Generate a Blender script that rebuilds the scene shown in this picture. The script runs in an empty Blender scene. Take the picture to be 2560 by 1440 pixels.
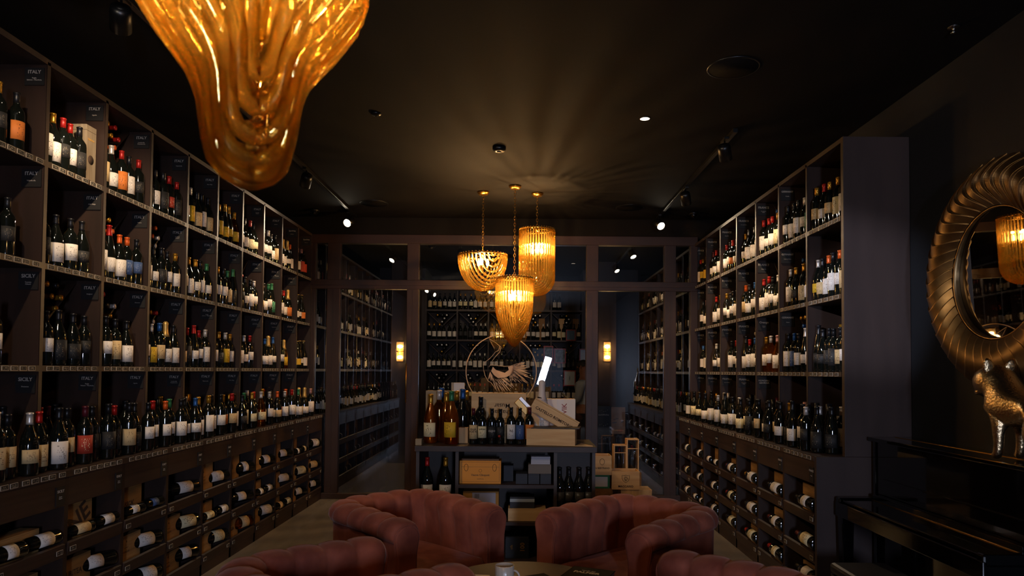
import bpy, math, random, re
from math import sin, cos, pi, radians
from mathutils import Matrix, Vector
random.seed(7)
SC = bpy.context.scene
COL = SC.collection

# ---------------------------------------------------------------- camera
F = 1760.0                      # focal length in pixels of the 2560 px frame
CAM = Vector((0, 0, 1.57))
TILT, ROLL = radians(1.8), 0.008
cd = bpy.data.cameras.new('camera')
cam = bpy.data.objects.new('camera', cd); COL.objects.link(cam)
CM = Matrix.Translation(CAM) @ Matrix.Rotation(pi/2 + TILT, 4, 'X') @ Matrix.Rotation(ROLL, 4, 'Z')
cam.matrix_world = CM
cd.sensor_width = 36.0
cd.lens = 36.0 * F / 2560
cd.shift_x = -20.5 / 2560
cd.shift_y = 153.0 / 2560
cd.clip_start = 0.02
cd.dof.use_dof = True
cd.dof.focus_distance = 6.2
cd.dof.aperture_fstop = 4.5
SC.camera = cam
CMI = CM.inverted()

def proj(p):
    q = CMI @ Vector(p)
    return (1280 + 20.5 + F * q.x / -q.z, 720 + 153 - F * q.y / -q.z)

def at(px, py, Y):
    """the point of the place at depth Y that the pixel looks at"""
    d = CM.to_3x3() @ Vector(((px - 1300.5) / F, -(py - 873) / F, -1))
    return CAM + d * (Y / d.y)

# ---------------------------------------------------------------- world, exposure, large lights
SC.view_settings.view_transform = 'Standard'
SC.view_settings.look = 'None'
SC.view_settings.gamma = 1
SC.view_settings.use_curve_mapping = False
SC.view_settings.exposure = 0.4
w = bpy.data.worlds.new('world'); SC.world = w; w.use_nodes = True
w.node_tree.nodes['Background'].inputs[0].default_value = (.55, .68, 1, 1)
w.node_tree.nodes['Background'].inputs[1].default_value = .12

def light(name, kind, loc, power, color, **kw):
    d = bpy.data.lights.new(name, kind); d.energy = power; d.color = color
    for k, v in kw.items():
        if k != 'aim': setattr(d, k, v)
    o = bpy.data.objects.new(name, d); COL.objects.link(o); o.location = loc
    if 'aim' in kw:
        o.rotation_euler = (Vector(kw['aim']) - Vector(loc)).to_track_quat('-Z', 'Y').to_euler()
    return o
WARM = (1, .56, .22)
SPOTC = (1, .74, .48)
COOL = (.62, .72, 1)
# daylight from the shop window behind the camera
o = light('window_daylight', 'AREA', (.70, -2.98, 1.58), 100, COOL, shape='RECTANGLE', size=.19, size_y=.84, aim=(.70, 0, 1.58))
o.rotation_euler.rotate_axis('Z', radians(-17))

# ---------------------------------------------------------------- materials
def lin(h):
    h = h.lstrip('#'); c = [int(h[i:i+2], 16) / 255 for i in (0, 2, 4)]
    return tuple((x / 12.92 if x <= .04045 else ((x + .055) / 1.055) ** 2.4) for x in c) + (1,)
MATS = {}
def mat(name, col, rough=.5, metal=0, spec=.5, coat=0, sheen=0, emit=None, estr=0, noise=None, bump=None, trans=0):
    """noise=(second colour, scale xyz, detail, contrast), bump=(scale, strength)"""
    if name in MATS: return MATS[name]
    m = bpy.data.materials.new(name); m.use_nodes = True; MATS[name] = m
    nt = m.node_tree; b = nt.nodes['Principled BSDF']
    c = lin(col) if isinstance(col, str) else tuple(col) + (1,)
    b.inputs['Base Color'].default_value = c
    b.inputs['Roughness'].default_value = rough
    b.inputs['Metallic'].default_value = metal
    b.inputs['Specular IOR Level'].default_value = spec
    b.inputs['Coat Weight'].default_value = coat
    b.inputs['Transmission Weight'].default_value = trans
    if sheen:
        b.inputs['Sheen Weight'].default_value = sheen
        b.inputs['Sheen Roughness'].default_value = .35
        b.inputs['Sheen Tint'].default_value = (1, .7, .62, 1)
    if emit:
        b.inputs['Emission Color'].default_value = tuple(emit) + (1,); b.inputs['Emission Strength'].default_value = estr
    if noise or bump:
        tc = nt.nodes.new('ShaderNodeTexCoord'); mp = nt.nodes.new('ShaderNodeMapping')
        nt.links.new(tc.outputs['Object'], mp.inputs['Vector'])
        if noise:
            c2 = lin(noise[0]) if isinstance(noise[0], str) else tuple(noise[0]) + (1,)
            mp.inputs['Scale'].default_value = noise[1]
            n = nt.nodes.new('ShaderNodeTexNoise'); n.inputs['Scale'].default_value = 1; n.inputs['Detail'].default_value = noise[2]
            r = nt.nodes.new('ShaderNodeMapRange'); k = noise[3]
            r.inputs['From Min'].default_value = .5 - k; r.inputs['From Max'].default_value = .5 + k
            mx = nt.nodes.new('ShaderNodeMix'); mx.data_type = 'RGBA'
            mx.inputs['A'].default_value = c; mx.inputs['B'].default_value = c2
            nt.links.new(mp.outputs[0], n.inputs['Vector']); nt.links.new(n.outputs['Fac'], r.inputs['Value'])
            nt.links.new(r.outputs[0], mx.inputs['Factor']); nt.links.new(mx.outputs['Result'], b.inputs['Base Color'])
        if bump:
            n2 = nt.nodes.new('ShaderNodeTexNoise'); n2.inputs['Scale'].default_value = bump[0]; n2.inputs['Detail'].default_value = 4
            bp = nt.nodes.new('ShaderNodeBump'); bp.inputs['Strength'].default_value = bump[1]; bp.inputs['Distance'].default_value = .02
            nt.links.new(tc.outputs['Object'], n2.inputs['Vector']); nt.links.new(n2.outputs['Fac'], bp.inputs['Height'])
            nt.links.new(bp.outputs[0], b.inputs['Normal'])
    return m

def pane_mat(name, tint=(.93, .95, .97), refl=1.0):
    m = bpy.data.materials.new(name); m.use_nodes = True; nt = m.node_tree; nt.nodes.clear(); MATS[name] = m
    o = nt.nodes.new('ShaderNodeOutputMaterial'); t = nt.nodes.new('ShaderNodeBsdfTransparent'); g = nt.nodes.new('ShaderNodeBsdfGlossy')
    t.inputs[0].default_value = tint + (1,); g.inputs['Roughness'].default_value = 0.0
    fr = nt.nodes.new('ShaderNodeFresnel'); fr.inputs[0].default_value = 1.5
    ml = nt.nodes.new('ShaderNodeMath'); ml.operation = 'MULTIPLY_ADD'; ml.inputs[1].default_value = 1.5 * refl; ml.inputs[2].default_value = .03 * refl; ml.use_clamp = True
    mx = nt.nodes.new('ShaderNodeMixShader')
    nt.links.new(fr.outputs[0], ml.inputs[0]); nt.links.new(ml.outputs[0], mx.inputs[0])
    nt.links.new(t.outputs[0], mx.inputs[1]); nt.links.new(g.outputs[0], mx.inputs[2]); nt.links.new(mx.outputs[0], o.inputs[0])
    return m

def amber_mat(name, tcol, gcol, translucent=.05, see=.5, rough=.03):
    """coloured solid glass: part see-through, part bending the light behind it, glossy towards its rim"""
    m = bpy.data.materials.new(name); m.use_nodes = True; nt = m.node_tree; nt.nodes.clear(); MATS[name] = m
    N = nt.nodes.new; L = nt.links.new
    o = N('ShaderNodeOutputMaterial'); t = N('ShaderNodeBsdfTransparent'); g = N('ShaderNodeBsdfGlossy'); tr = N('ShaderNodeBsdfTranslucent'); rf = N('ShaderNodeBsdfRefraction')
    lw = N('ShaderNodeLayerWeight'); lw.inputs[0].default_value = .32
    mc = N('ShaderNodeMix'); mc.data_type = 'RGBA'; mc.inputs['A'].default_value = tcol + (1,); mc.inputs['B'].default_value = (tcol[0] * .8, tcol[1] * .55, tcol[2] * .25, 1)
    L(lw.outputs['Facing'], mc.inputs['Factor']); L(mc.outputs['Result'], t.inputs[0]); rf.inputs['Color'].default_value = tcol + (1,); rf.inputs['IOR'].default_value = 1.45; rf.inputs['Roughness'].default_value = .02
    g.inputs[0].default_value = gcol + (1,); g.inputs['Roughness'].default_value = rough; tr.inputs[0].default_value = gcol + (1,)
    a = N('ShaderNodeMixShader'); a.inputs[0].default_value = 1 - see; L(t.outputs[0], a.inputs[1]); L(rf.outputs[0], a.inputs[2])
    b = N('ShaderNodeMixShader'); b.inputs[0].default_value = translucent; L(a.outputs[0], b.inputs[1]); L(tr.outputs[0], b.inputs[2])
    fr = N('ShaderNodeFresnel'); fr.inputs[0].default_value = 1.5
    ml = N('ShaderNodeMath'); ml.operation = 'MULTIPLY_ADD'; ml.inputs[1].default_value = .9; ml.inputs[2].default_value = .04; ml.use_clamp = True
    L(fr.outputs[0], ml.inputs[0])
    c = N('ShaderNodeMixShader'); L(ml.outputs[0], c.inputs[0]); L(b.outputs[0], c.inputs[1]); L(g.outputs[0], c.inputs[2])
    L(c.outputs[0], o.inputs[0])
    return m

def print_mat(name, paper, ink, rows=14, dens=.52, x0=.15, x1=.85, z0=.1, z1=.9, axes=(1, 2), rough=.7, frame=0):
    """paper with small rows of print inside it, laid out over the object's own box"""
    if name in MATS: return MATS[name]
    m = mat(name, paper, rough); nt = m.node_tree; N = nt.nodes.new; L = nt.links.new; b = nt.nodes['Principled BSDF']
    tc = N('ShaderNodeTexCoord'); sp = N('ShaderNodeSeparateXYZ'); L(tc.outputs['Generated'], sp.inputs[0])
    u, v = sp.outputs[axes[0]], sp.outputs[axes[1]]
    def mth(op, a, bb=None):
        n = N('ShaderNodeMath'); n.operation = op
        for i, s in enumerate((a, bb)):
            if s is None: continue
            if isinstance(s, (int, float)): n.inputs[i].default_value = s
            else: L(s, n.inputs[i])
        return n.outputs[0]
    row = mth('MULTIPLY', v, rows); fr = mth('FRACT', row); fl = mth('FLOOR', row)
    cb = N('ShaderNodeCombineXYZ'); L(mth('MULTIPLY', u, 16), cb.inputs[0]); L(mth('MULTIPLY', fl, 7.3), cb.inputs[1])
    oi = N('ShaderNodeObjectInfo'); L(mth('MULTIPLY', oi.outputs['Random'], 50), cb.inputs[2])
    n = N('ShaderNodeTexNoise'); n.inputs['Scale'].default_value = 1; n.inputs['Detail'].default_value = 1; L(cb.outputs[0], n.inputs['Vector'])
    k = mth('GREATER_THAN', n.outputs['Fac'], dens)
    k = mth('MULTIPLY', k, mth('GREATER_THAN', fr, .45))
    for a, lo, hi in ((u, x0, x1), (v, z0, z1)):
        k = mth('MULTIPLY', k, mth('MULTIPLY', mth('GREATER_THAN', a, lo), mth('LESS_THAN', a, hi)))
    if frame:
        e = mth('ADD', mth('ADD', mth('LESS_THAN', u, frame * .5), mth('GREATER_THAN', u, 1 - frame * .5)), mth('ADD', mth('LESS_THAN', v, frame), mth('GREATER_THAN', v, 1 - frame)))
        k = mth('MINIMUM', mth('ADD', k, e), 1)
    mx = N('ShaderNodeMix'); mx.data_type = 'RGBA'; mx.inputs['A'].default_value = lin(paper); mx.inputs['B'].default_value = lin(ink)
    L(k, mx.inputs['Factor']); L(mx.outputs['Result'], b.inputs['Base Color'])
    return m

WOOD = mat('dark_oak', '#221711', .5, noise=('#31211a', (9, 9, 1.2), 6, .22), spec=.35)
WOODX = mat('dark_oak_lengthwise', '#2d2019', .48, noise=('#3d2c23', (9, 1.2, 60), 6, .22), spec=.35)
EDGE = mat('oak_edge_band', '#33251c', .5)
FRAME = mat('brown_frame_wood', '#25150f', .45, noise=('#321f16', (14, 14, 1.6), 5, .25), spec=.4)
FRAMEH = mat('brown_frame_wood_lengthwise', '#25150f', .45, noise=('#321f16', (1.6, 14, 14), 5, .25), spec=.4)
CEIL = mat('black_ceiling_paint', '#0d0b0a', .8, bump=(60, .04), spec=.15)
NAVY = mat('navy_wall_paint', '#0d0f14', .7, bump=(40, .05), spec=.3)
BLACK = mat('black_metal', '#0b0b0c', .35, spec=.5)
BRASS = mat('brass', '#b98a3c', .28, 1)
OLDBRASS = mat('antique_brass', '#a88d66', .40, 1, noise=('#7c6240', (14, 14, 14), 4, .3))
GOLD = mat('gold_leaf', '#d2b68c', .25, 1, bump=(90, .25))
VELVET = mat('rose_velvet', '#96523e', .85, sheen=.2, noise=('#743a2c', (7, 7, 5), 4, .16), bump=(18, .12), spec=.2)
PIANO = mat('black_lacquer', '#040405', .07, spec=.6, coat=.6)
PINE = mat('pine', '#d2ad78', .6, noise=('#b88c56', (2.5, 30, 30), 4, .25))
PINEV = mat('pine_upright', '#c9a36e', .6, noise=('#a87c4a', (30, 30, 2.5), 4, .25))
OLDPINE = mat('pine_dusty', '#8a6233', .7, noise=('#6a4822', (30, 3, 30), 4, .25))
BURN = mat('burnt_print', '#33200f', .8)
GREYTXT = mat('grey_lettering', '#a39a90', .6)
WHITE = mat('white_card', '#c9c2ba', .6)
BLACKCARD = mat('black_card', '#0e0c0c', .6)
BULB = mat('lit_bulb', '#ffffff', .5, emit=(1, .72, .34), estr=42)
LENS = mat('lit_spot_lens', '#ffffff', .5, emit=(1, .84, .62), estr=30)
GLASS = pane_mat('clear_pane')
CLEAR = pane_mat('clear_case_pane', (.96, .96, .96), .35)
AMBER = amber_mat('amber_glass', (1, .88, .52), (1, .76, .30), .04)
DGLASS = mat('dark_bottle_glass', (.004, .005, .004), .06, spec=.75)
BGLASS = mat('brown_bottle_glass', (.02, .008, .003), .06, spec=.75)
AGLASS = amber_mat('amber_wine_glass', (.80, .46, .13), (.95, .6, .25), .06, .35)
RGLASS = amber_mat('rose_wine_glass', (.95, .62, .40), (.9, .55, .3), .25, .4)
CAPS = {'k': ('black', mat('black_foil', '#17171a', .35, .3)), 'g': ('gold', mat('gold_foil', '#b8862c', .32, .75)),
        'r': ('red', mat('red_foil', '#a01d18', .35, .35)), 'w': ('silver', mat('silver_foil', '#c4bdb6', .35, .5)),
        'o': ('orange', mat('orange_foil', '#c8551c', .4, .3)), 'b': ('blue', mat('blue_foil', '#24508a', .35, .4)),
        'n': ('green', mat('green_foil', '#2c6b44', .4, .3)), 'p': ('pink', mat('pink_foil', '#b98a8a', .35, .4)),
        'c': ('champagne-gold', mat('pale_gold_foil', '#c9a25a', .4, .6)), 'm': ('maroon', mat('maroon_foil', '#4e1420', .4, .3))}
def lab(n, a, b, dens=.57): return print_mat(n, a, b, rows=11, dens=dens, x0=.24, x1=.76, z0=.16, z1=.86, axes=(1, 2))
LABS = {'W': ('white', lab('white_label', '#d8cfc4', '#8a8078')), 'G': ('beige', lab('beige_label', '#c4a878', '#7a6040')),
        'Y': ('yellow', lab('yellow_label', '#c9a01f', '#5a3a10', dens=.58)), 'O': ('orange', lab('orange_label', '#c9702a', '#3a1c10', dens=.6)),
        'K': ('dark', lab('dark_label', '#1c1b1b', '#6a6050', dens=.6)), 'R': ('red', lab('red_label', '#a5331f', '#e0c9a0', dens=.6)),
        'B': ('blue', lab('blue_label', '#38507c', '#8f96a0', dens=.6)), 'N': ('green', lab('green_label', '#1f6a48', '#d0d0b0', dens=.6)),
        'C': ('cream', lab('cream_label', '#d6c79c', '#5a4a2c', dens=.56))}
TAGM = print_mat('price_card', '#15130f', '#a39684', rows=3, dens=.55, x0=.2, x1=.8, z0=.2, z1=.8, axes=(1, 2), frame=.1)

# ---------------------------------------------------------------- mesh helpers
class MB:
    def __init__(s): s.v = []; s.f = []; s.s = []; s.m = []
    def add(s, v, f, M=None, smooth=False, mi=0):
        k = len(s.v)
        s.v += [tuple(M @ Vector(p)) if M is not None else tuple(p) for p in v]
        s.f += [tuple(i + k for i in q) for q in f]; s.s += [smooth] * len(f); s.m += [mi] * len(f)
        return s
    def box(s, x0, x1, y0, y1, z0, z1, M=None, mi=0):
        v = [(x, y, z) for z in (z0, z1) for y in (y0, y1) for x in (x0, x1)]
        return s.add(v, [(0, 2, 3, 1), (4, 5, 7, 6), (0, 1, 5, 4), (2, 6, 7, 3), (0, 4, 6, 2), (1, 3, 7, 5)], M, False, mi)
    def prism(s, pts, z0, z1, M=None, mi=0):
        n = len(pts); v = [(x, y, z0) for x, y in pts] + [(x, y, z1) for x, y in pts]
        f = [tuple(range(n))[::-1], tuple(range(n, 2 * n))] + [(i, (i + 1) % n, n + (i + 1) % n, n + i) for i in range(n)]
        return s.add(v, f, M, False, mi)
    def lathe(s, prof, seg=20, M=None, mi=0, caps=True, smooth=True):
        v = []; f = []
        for r, z in prof:
            v += [(r * cos(2 * pi * i / seg), r * sin(2 * pi * i / seg), z) for i in range(seg)]
        for j in range(len(prof) - 1):
            for i in range(seg):
                a = j * seg + i; b = j * seg + (i + 1) % seg
                f.append((a, b, b + seg, a + seg))
        if caps:
            f.append(tuple(range(seg))[::-1]); k = (len(prof) - 1) * seg; f.append(tuple(range(k, k + seg)))
        return s.add(v, f, M, smooth, mi)
    def cyl(s, r, z0, z1, seg=20, M=None, mi=0, smooth=True): return s.lathe([(r, z0), (r, z1)], seg, M, mi, True, smooth)
    def tube(s, pts, r, seg=8, closed=False, M=None, mi=0, up=(0, 0, 1)):
        pts = [Vector(p) for p in pts]; n = len(pts); v = []; f = []
        rr = r if isinstance(r, (list, tuple)) else [r] * n
        prev = None
        for i, p in enumerate(pts):
            t = (pts[(i + 1) % n] - pts[i - 1]) if closed else (pts[min(i + 1, n - 1)] - pts[max(i - 1, 0)])
            t.normalize()
            if prev is None:
                a = Vector(up) if abs(t.dot(Vector(up))) < .95 else Vector((1, 0, 0))
                prev = t.cross(a).normalized()
            prev = (prev - t * prev.dot(t)).normalized(); q = t.cross(prev)
            v += [p + (prev * cos(2 * pi * k / seg) + q * sin(2 * pi * k / seg)) * rr[i] for k in range(seg)]
        for j in range(n if closed else n - 1):
            for k in range(seg):
                a = j * seg + k; b = j * seg + (k + 1) % seg; c = ((j + 1) % n) * seg
                f.append((a, b, c + (k + 1) % seg, c + k))
        if not closed: f += [tuple(range(seg))[::-1], tuple(range((n - 1) * seg, n * seg))]
        return s.add(v, f, M, True, mi)
    def mesh(s, name):
        m = bpy.data.meshes.new(name); m.from_pydata(s.v, [], s.f)
        m.polygons.foreach_set('use_smooth', s.s); m.polygons.foreach_set('material_index', s.m); m.update(); return m
    def build(s, name, mats, parent=None, loc=None, bevel=0, subd=0, recalc=False):
        m = s.mesh(name)
        for x in (mats if isinstance(mats, (list, tuple)) else [mats]): m.materials.append(x)
        o = bpy.data.objects.new(name, m); COL.objects.link(o); o.parent = parent
        if loc: o.location = loc
        if bevel:
            b = o.modifiers.new('bevel', 'BEVEL'); b.width = bevel; b.segments = 2; b.limit_method = 'ANGLE'
        if subd:
            b = o.modifiers.new('subsurf', 'SUBSURF'); b.levels = subd; b.render_levels = subd
        return o

def tag(o, label, cat, group=None, kind=None):
    if label: o['label'] = label
    if cat: o['category'] = cat
    if group: o['group'] = group
    if kind: o['kind'] = kind
    return o
def struct(o): o['kind'] = 'structure'; return o
def thing(name, label, cat, loc=(0, 0, 0), rz=0, group=None):
    o = bpy.data.objects.new(name, None); COL.objects.link(o); o.location = loc; o.rotation_euler = (0, 0, rz)
    o.empty_display_size = .1
    return tag(o, label, cat, group)
def box(name, m, b, parent=None, bevel=0, loc=None): return MB().box(*b).build(name, m, parent, loc, bevel)
def T(x=0, y=0, z=0): return Matrix.Translation((x, y, z))
def R(a, ax): return Matrix.Rotation(a, 4, ax)
WORDN = ['', 'first', 'second', 'third', 'fourth', 'fifth', 'sixth', 'seventh', 'eighth', 'ninth', 'tenth', 'eleventh', 'twelfth',
         'thirteenth', 'fourteenth', 'fifteenth', 'sixteenth', 'seventeenth', 'eighteenth', 'nineteenth', 'twentieth'] + \
        ['twenty-' + x for x in ('first', 'second', 'third', 'fourth', 'fifth', 'sixth', 'seventh', 'eighth', 'ninth')] + ['thirtieth'] + \
        ['thirty-' + x for x in ('first', 'second', 'third', 'fourth', 'fifth', 'sixth', 'seventh', 'eighth', 'ninth')] + ['fortieth'] + \
        ['forty-' + x for x in ('first', 'second', 'third', 'fourth', 'fifth', 'sixth', 'seventh', 'eighth', 'ninth')] + ['fiftieth']

TXT = {}
def text_mesh(body, size, bold=0, align='CENTER', depth=.0006, space=1.0):
    key = (body, size, bold, align, space)
    if key not in TXT:
        c = bpy.data.curves.new('txt', 'FONT'); c.body = body; c.size = size; c.align_x = align; c.align_y = 'CENTER'
        c.extrude = depth; c.offset = bold; c.resolution_u = 2; c.space_line = space
        o = bpy.data.objects.new('txt', c); COL.objects.link(o)
        dg = bpy.context.evaluated_depsgraph_get()
        TXT[key] = bpy.data.meshes.new_from_object(o.evaluated_get(dg))
        bpy.data.objects.remove(o); TXT[key].name = 'lettering'
    return TXT[key]
def text(body, size, m, M, parent=None, bold=0, align='CENTER', name='lettering', space=1.0):
    me = text_mesh(body, size, bold, align, space=space)
    if not me.materials: me.materials.append(m)
    o = bpy.data.objects.new(name, me); COL.objects.link(o); o.parent = parent
    o.matrix_local = M
    o.material_slots[0].link = 'OBJECT'; o.material_slots[0].material = m
    return o
# a face's own upright frame: x along the face, y up, z out of it
def facing(dir_, loc):
    """matrix whose local x,y,z are right, up, outward for a surface that looks along dir_ (horizontal)"""
    z = Vector(dir_).normalized(); y = Vector((0, 0, 1)); x = y.cross(z)
    M = Matrix((x, y, z)).transposed().to_4x4(); M.translation = Vector(loc); return M

# ---------------------------------------------------------------- the room
A, B, A2, B2 = 2.57, 2.14, 2.41, 1.96       # lateral distance of the shelf fronts / base fronts, left and right
XL, XR = -2.99, 2.58
YG = 8.66                                    # the glass wall
YB = 13.35
HC = 3.45
W_L, Y_L = .5378, 3.773
W_R, Y_R = .569, 4.676
DIV = .026
struct(box('floor', mat('grey_tile', '#857a6e', .22, noise=('#6e6458', (7, 1.2, 1), 5, .3), spec=.5), (XL - .1, XR + .1, -3.1, YB + .6, -.1, 0)))
struct(box('ceiling', CEIL, (XL - .1, XR + .1, -3.1, YB + .6, HC, HC + .1)))
struct(box('wall_left', NAVY, (XL - .1, XL, -3.1, YB + .6, 0, HC)))
struct(box('wall_right', NAVY, (XR, XR + .1, -3.1, YB + .6, 0, HC)))
struct(box('wall_back', NAVY, (XL, XR, YB + .5, YB + .6, 0, HC)))
mb = MB()
mb.box(XL, .3, -3.1, -3.0, 0, HC); mb.box(1.3, XR, -3.1, -3.0, 0, HC); mb.box(.3, 1.3, -3.1, -3.0, 0, .95); mb.box(.3, 1.3, -3.1, -3.0, 2.3, HC)
struct(mb.build('wall_front', NAVY))
mb = MB()
for x in (.3, 1.24): mb.box(x, x + .06, -3.08, -3.02, .95, 2.3)
mb.box(.3, 1.3, -3.08, -3.02, .95, 1.01); mb.box(.3, 1.3, -3.08, -3.02, 2.24, 2.3)
struct(mb.build('window_1', FRAME))
# header above the glass wall and back room header
struct(box('trim_1', CEIL, (XL, XR, YG - .04, YG + .1, 3.215, HC)))
# large soffit panel joints are left out: the ceiling is one dark plane
for nm, x0, x1, pz in (('baseboard_right', XR - .012, XR, 0),):
    struct(box(nm, BLACK, (x0, x1, -3, Y_R - .01, 0, .09)))

# ------------------------------------------------ glass wall
gx = lambda px: at(px, 930, YG).x
gz = lambda py: at(1300, py, YG).z
wall = thing('glass_partition', 'brown wood framed glass wall across the far end of the lounge', 'glass wall', (0, YG, 0))
wall['kind'] = 'structure'; del wall['label'], wall['category']
wall.name = 'window_2'
zt0, zt1, zm0, zm1, zb = gz(597), gz(613), gz(729), gz(701), .07
posts = [(776, 787), (817, 849), (1016, 1046), (1464, 1494), (1659, 1688), (1724, 1738)]
PX = [(gx(a), gx(b)) for a, b in posts]
PX[0] = (XL + .0, PX[0][1]); PX[-1] = (PX[-1][0], XR)
for i, (a, b) in enumerate(PX):
    lo, hi = a, b
    if i == 0: lo = gx(770)
    if i == 5: hi = gx(1742)
    box('post', FRAME, (lo, hi, -.045, .045, 0, zt0), wall, .004)
    if i in (1, 2, 3, 4):
        mid = (lo + hi) / 2
        box('bead', FRAME, (mid - .004, mid + .004, -.052, -.045, .05, zm0), wall)
box('head_rail', FRAMEH, (gx(770), gx(1742), -.055, .055, zt1, zt0 + .03), wall, .004)
box('transom_rail', FRAMEH, (gx(770), gx(1742), -.05, .05, zm0 + .012, zm1 - .012), wall, .004)
box('transom_bead', FRAMEH, (gx(770), gx(1742), -.06, -.05, (zm0 + zm1) / 2 - .012, (zm0 + zm1) / 2 + .012), wall)
box('sill_rail', FRAMEH, (gx(770), gx(1742), -.05, .05, 0, zb), wall, .004)
for i in range(5):
    l, r = PX[i][1], PX[i + 1][0]
    box('pane', GLASS, (l, r, -.003, .003, zb, zm0 + .012), wall)
    box('pane', GLASS, (l, r, -.003, .003, zm1 - .012, zt1), wall)
xh = gx(1018)
mb = MB(); mb.tube([(xh, -.09, gz(912)), (xh, -.09, gz(1008))], .007); mb.box(xh - .004, xh + .004, -.09, -.04, gz(920), gz(918)); mb.box(xh - .004, xh + .004, -.09, -.04, gz(1002), gz(1000))
mb.build('door_handle', BRASS, wall)

# ------------------------------------------------ shelving
TOPZ = {-1: 3.224, 1: 3.135}; PIT = {-1: .553, 1: .523}
CNT = 1.025
SH = .032
BOT = []           # every standing bottle wanted: dict
def tiers(s):      # (floor z, ceiling z) of the tiers from top to bottom
    t = TOPZ[s]; p = PIT[s]; return [(t - p * (k + 1) + SH / 2, t - p * k - SH / 2) for k in range(3)] + [(CNT, t - 3 * p - SH / 2)]
def bayname(s, i):
    k = (8 - i + 1) if s < 0 else (6 - i + 1)
    return ('left' if s < 0 else 'right', WORDN[k])
def tagrow(parent, s, x, y0, y1, z, n, seed):
    rnd = random.Random(seed); w_ = .052
    me = TAGMESH[s]
    span = y1 - y0 - .06
    for k in range(n):
        y = y0 + .03 + span * (k + .5) / n + rnd.uniform(-.008, .008)
        o = bpy.data.objects.new('price_tag', me); COL.objects.link(o); o.parent = parent
        o.location = (x, y, z); o.rotation_euler = (rnd.uniform(-.04, .04), 0, 0)
TAGMESH = {}
for s in (-1, 1):
    m_ = MB().box(-.0015, .0015, -.025, .025, -.0125, .0125).mesh('price_tag'); m_.materials.append(TAGM); TAGMESH[s] = m_
def vrack(parent, s, x0, x1, y0, y1, ztop, fr=None):
    """two boards that meet in a V under the tier's ceiling"""
    yc = (y0 + y1) / 2; zv = ztop - .25
    for e in (y0, y1):
        d = 1 if e > yc else -1; ex = e - d * .004
        pts = [(yc, zv), (yc, zv - .016), (ex, ztop - .016), (ex, ztop)]
        if d < 0: pts = pts[::-1]
        M = Matrix(((0, 0, 1, 0), (1, 0, 0, 0), (0, 1, 0, 0), (0, 0, 0, 1)))
        MB().prism(pts, min(x0, x1), max(x0, x1), M).build('rack_board', WOOD, parent)
def upper_bay(s, i, racks, tagn=7, detail=True, label=None, y0=None, w=None):
    X = A if s < 0 else B; D = (-XL if s < 0 else XR) - X
    if y0 is None: y0 = (Y_L + W_L * i) if s < 0 else (Y_R + W_R * i)
    w = w or (W_L if s < 0 else W_R); y1 = y0 + w
    xf, xb = s * X, s * (X + D - .004)
    side, nth = bayname(s, i)
    u = thing('wall_shelf', label or f'dark oak {side} wall shelving bay, {nth} from the glass wall', 'shelving', (0, 0, 0), 0, f'{side} wall shelving')
    mn, mx = min(xf, xb), max(xf, xb)
    zt = TOPZ[s]
    box('side_panel', WOOD, (mn, mx, y1 - DIV / 2, y1 + DIV / 2, CNT, zt), u)
    box('edge_band', EDGE, (xf - .002, xf + .002, y1 - DIV / 2, y1 + DIV / 2, CNT, zt), u)
    box('back_panel', WOOD, (min(xb - s * .014, xb), max(xb - s * .014, xb), y0 + DIV / 2, y1 - DIV / 2, CNT, zt), u)
    t = box('top_panel', WOODX, (mn, mx, y0 + DIV / 2, y1 - DIV / 2, zt - SH / 2, zt + SH / 2), u)
    box('edge_band', EDGE, (xf - .002, xf + .002, y0, y1, zt - SH / 2, zt + SH / 2), u)
    for k in range(3):
        z = zt - PIT[s] * (k + 1)
        sh = box('shelf', WOODX, (mn, mx, y0 + DIV / 2, y1 - DIV / 2, z - SH / 2, z + SH / 2), u)
        box('shelf_edge', EDGE, (xf - .002, xf + .002, y0 + DIV / 2, y1 - DIV / 2, z - SH / 2, z + SH / 2), sh)
        if tagn: tagrow(sh, s, xf - s * .0035, y0, y1, z, tagn, i * 10 + k + (50 if s > 0 else 0))
    for k, (zf, zc) in enumerate(tiers(s)[:3]):
        if racks[k] == 'v': vrack(u, s, s * (X + .15), xb - s * .02, y0 + DIV / 2, y1 - DIV / 2, zc)
    return u
def sign(s, i, tier, head, sub, low=False):
    X = A if s < 0 else B; y1 = (Y_L + W_L * (i + 1)) if s < 0 else (Y_R + W_R * (i + 1))
    side, nth = bayname(s, i)
    zc = tiers(s)[tier][1]
    wd, hh = .105, .095
    yy = y1 - DIV / 2
    xc = s * (X + .012 + wd / 2)
    t = thing('region_sign', f'black {head.replace(chr(10), " ")} sign, {["top", "second", "third", "lowest"][tier]} tier, {side} shelving, {nth} bay from glass', 'sign', (xc, yy - .004, zc - .02 - hh / 2), 0, 'region signs on the shelving')
    box('plate', BLACKCARD, (-wd / 2, wd / 2, -.003, .003, -hh / 2, hh / 2), t)
    text(head, .027 if len(head) < 7 else .021, GREYTXT, facing((0, -1, 0), (0, -.0038, .024 if '\n' not in head else .01)), t, .0003)
    if sub: text(sub, .0105, GREYTXT, facing((0, -1, 0), (0, -.0038, -.014)), t)

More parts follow.
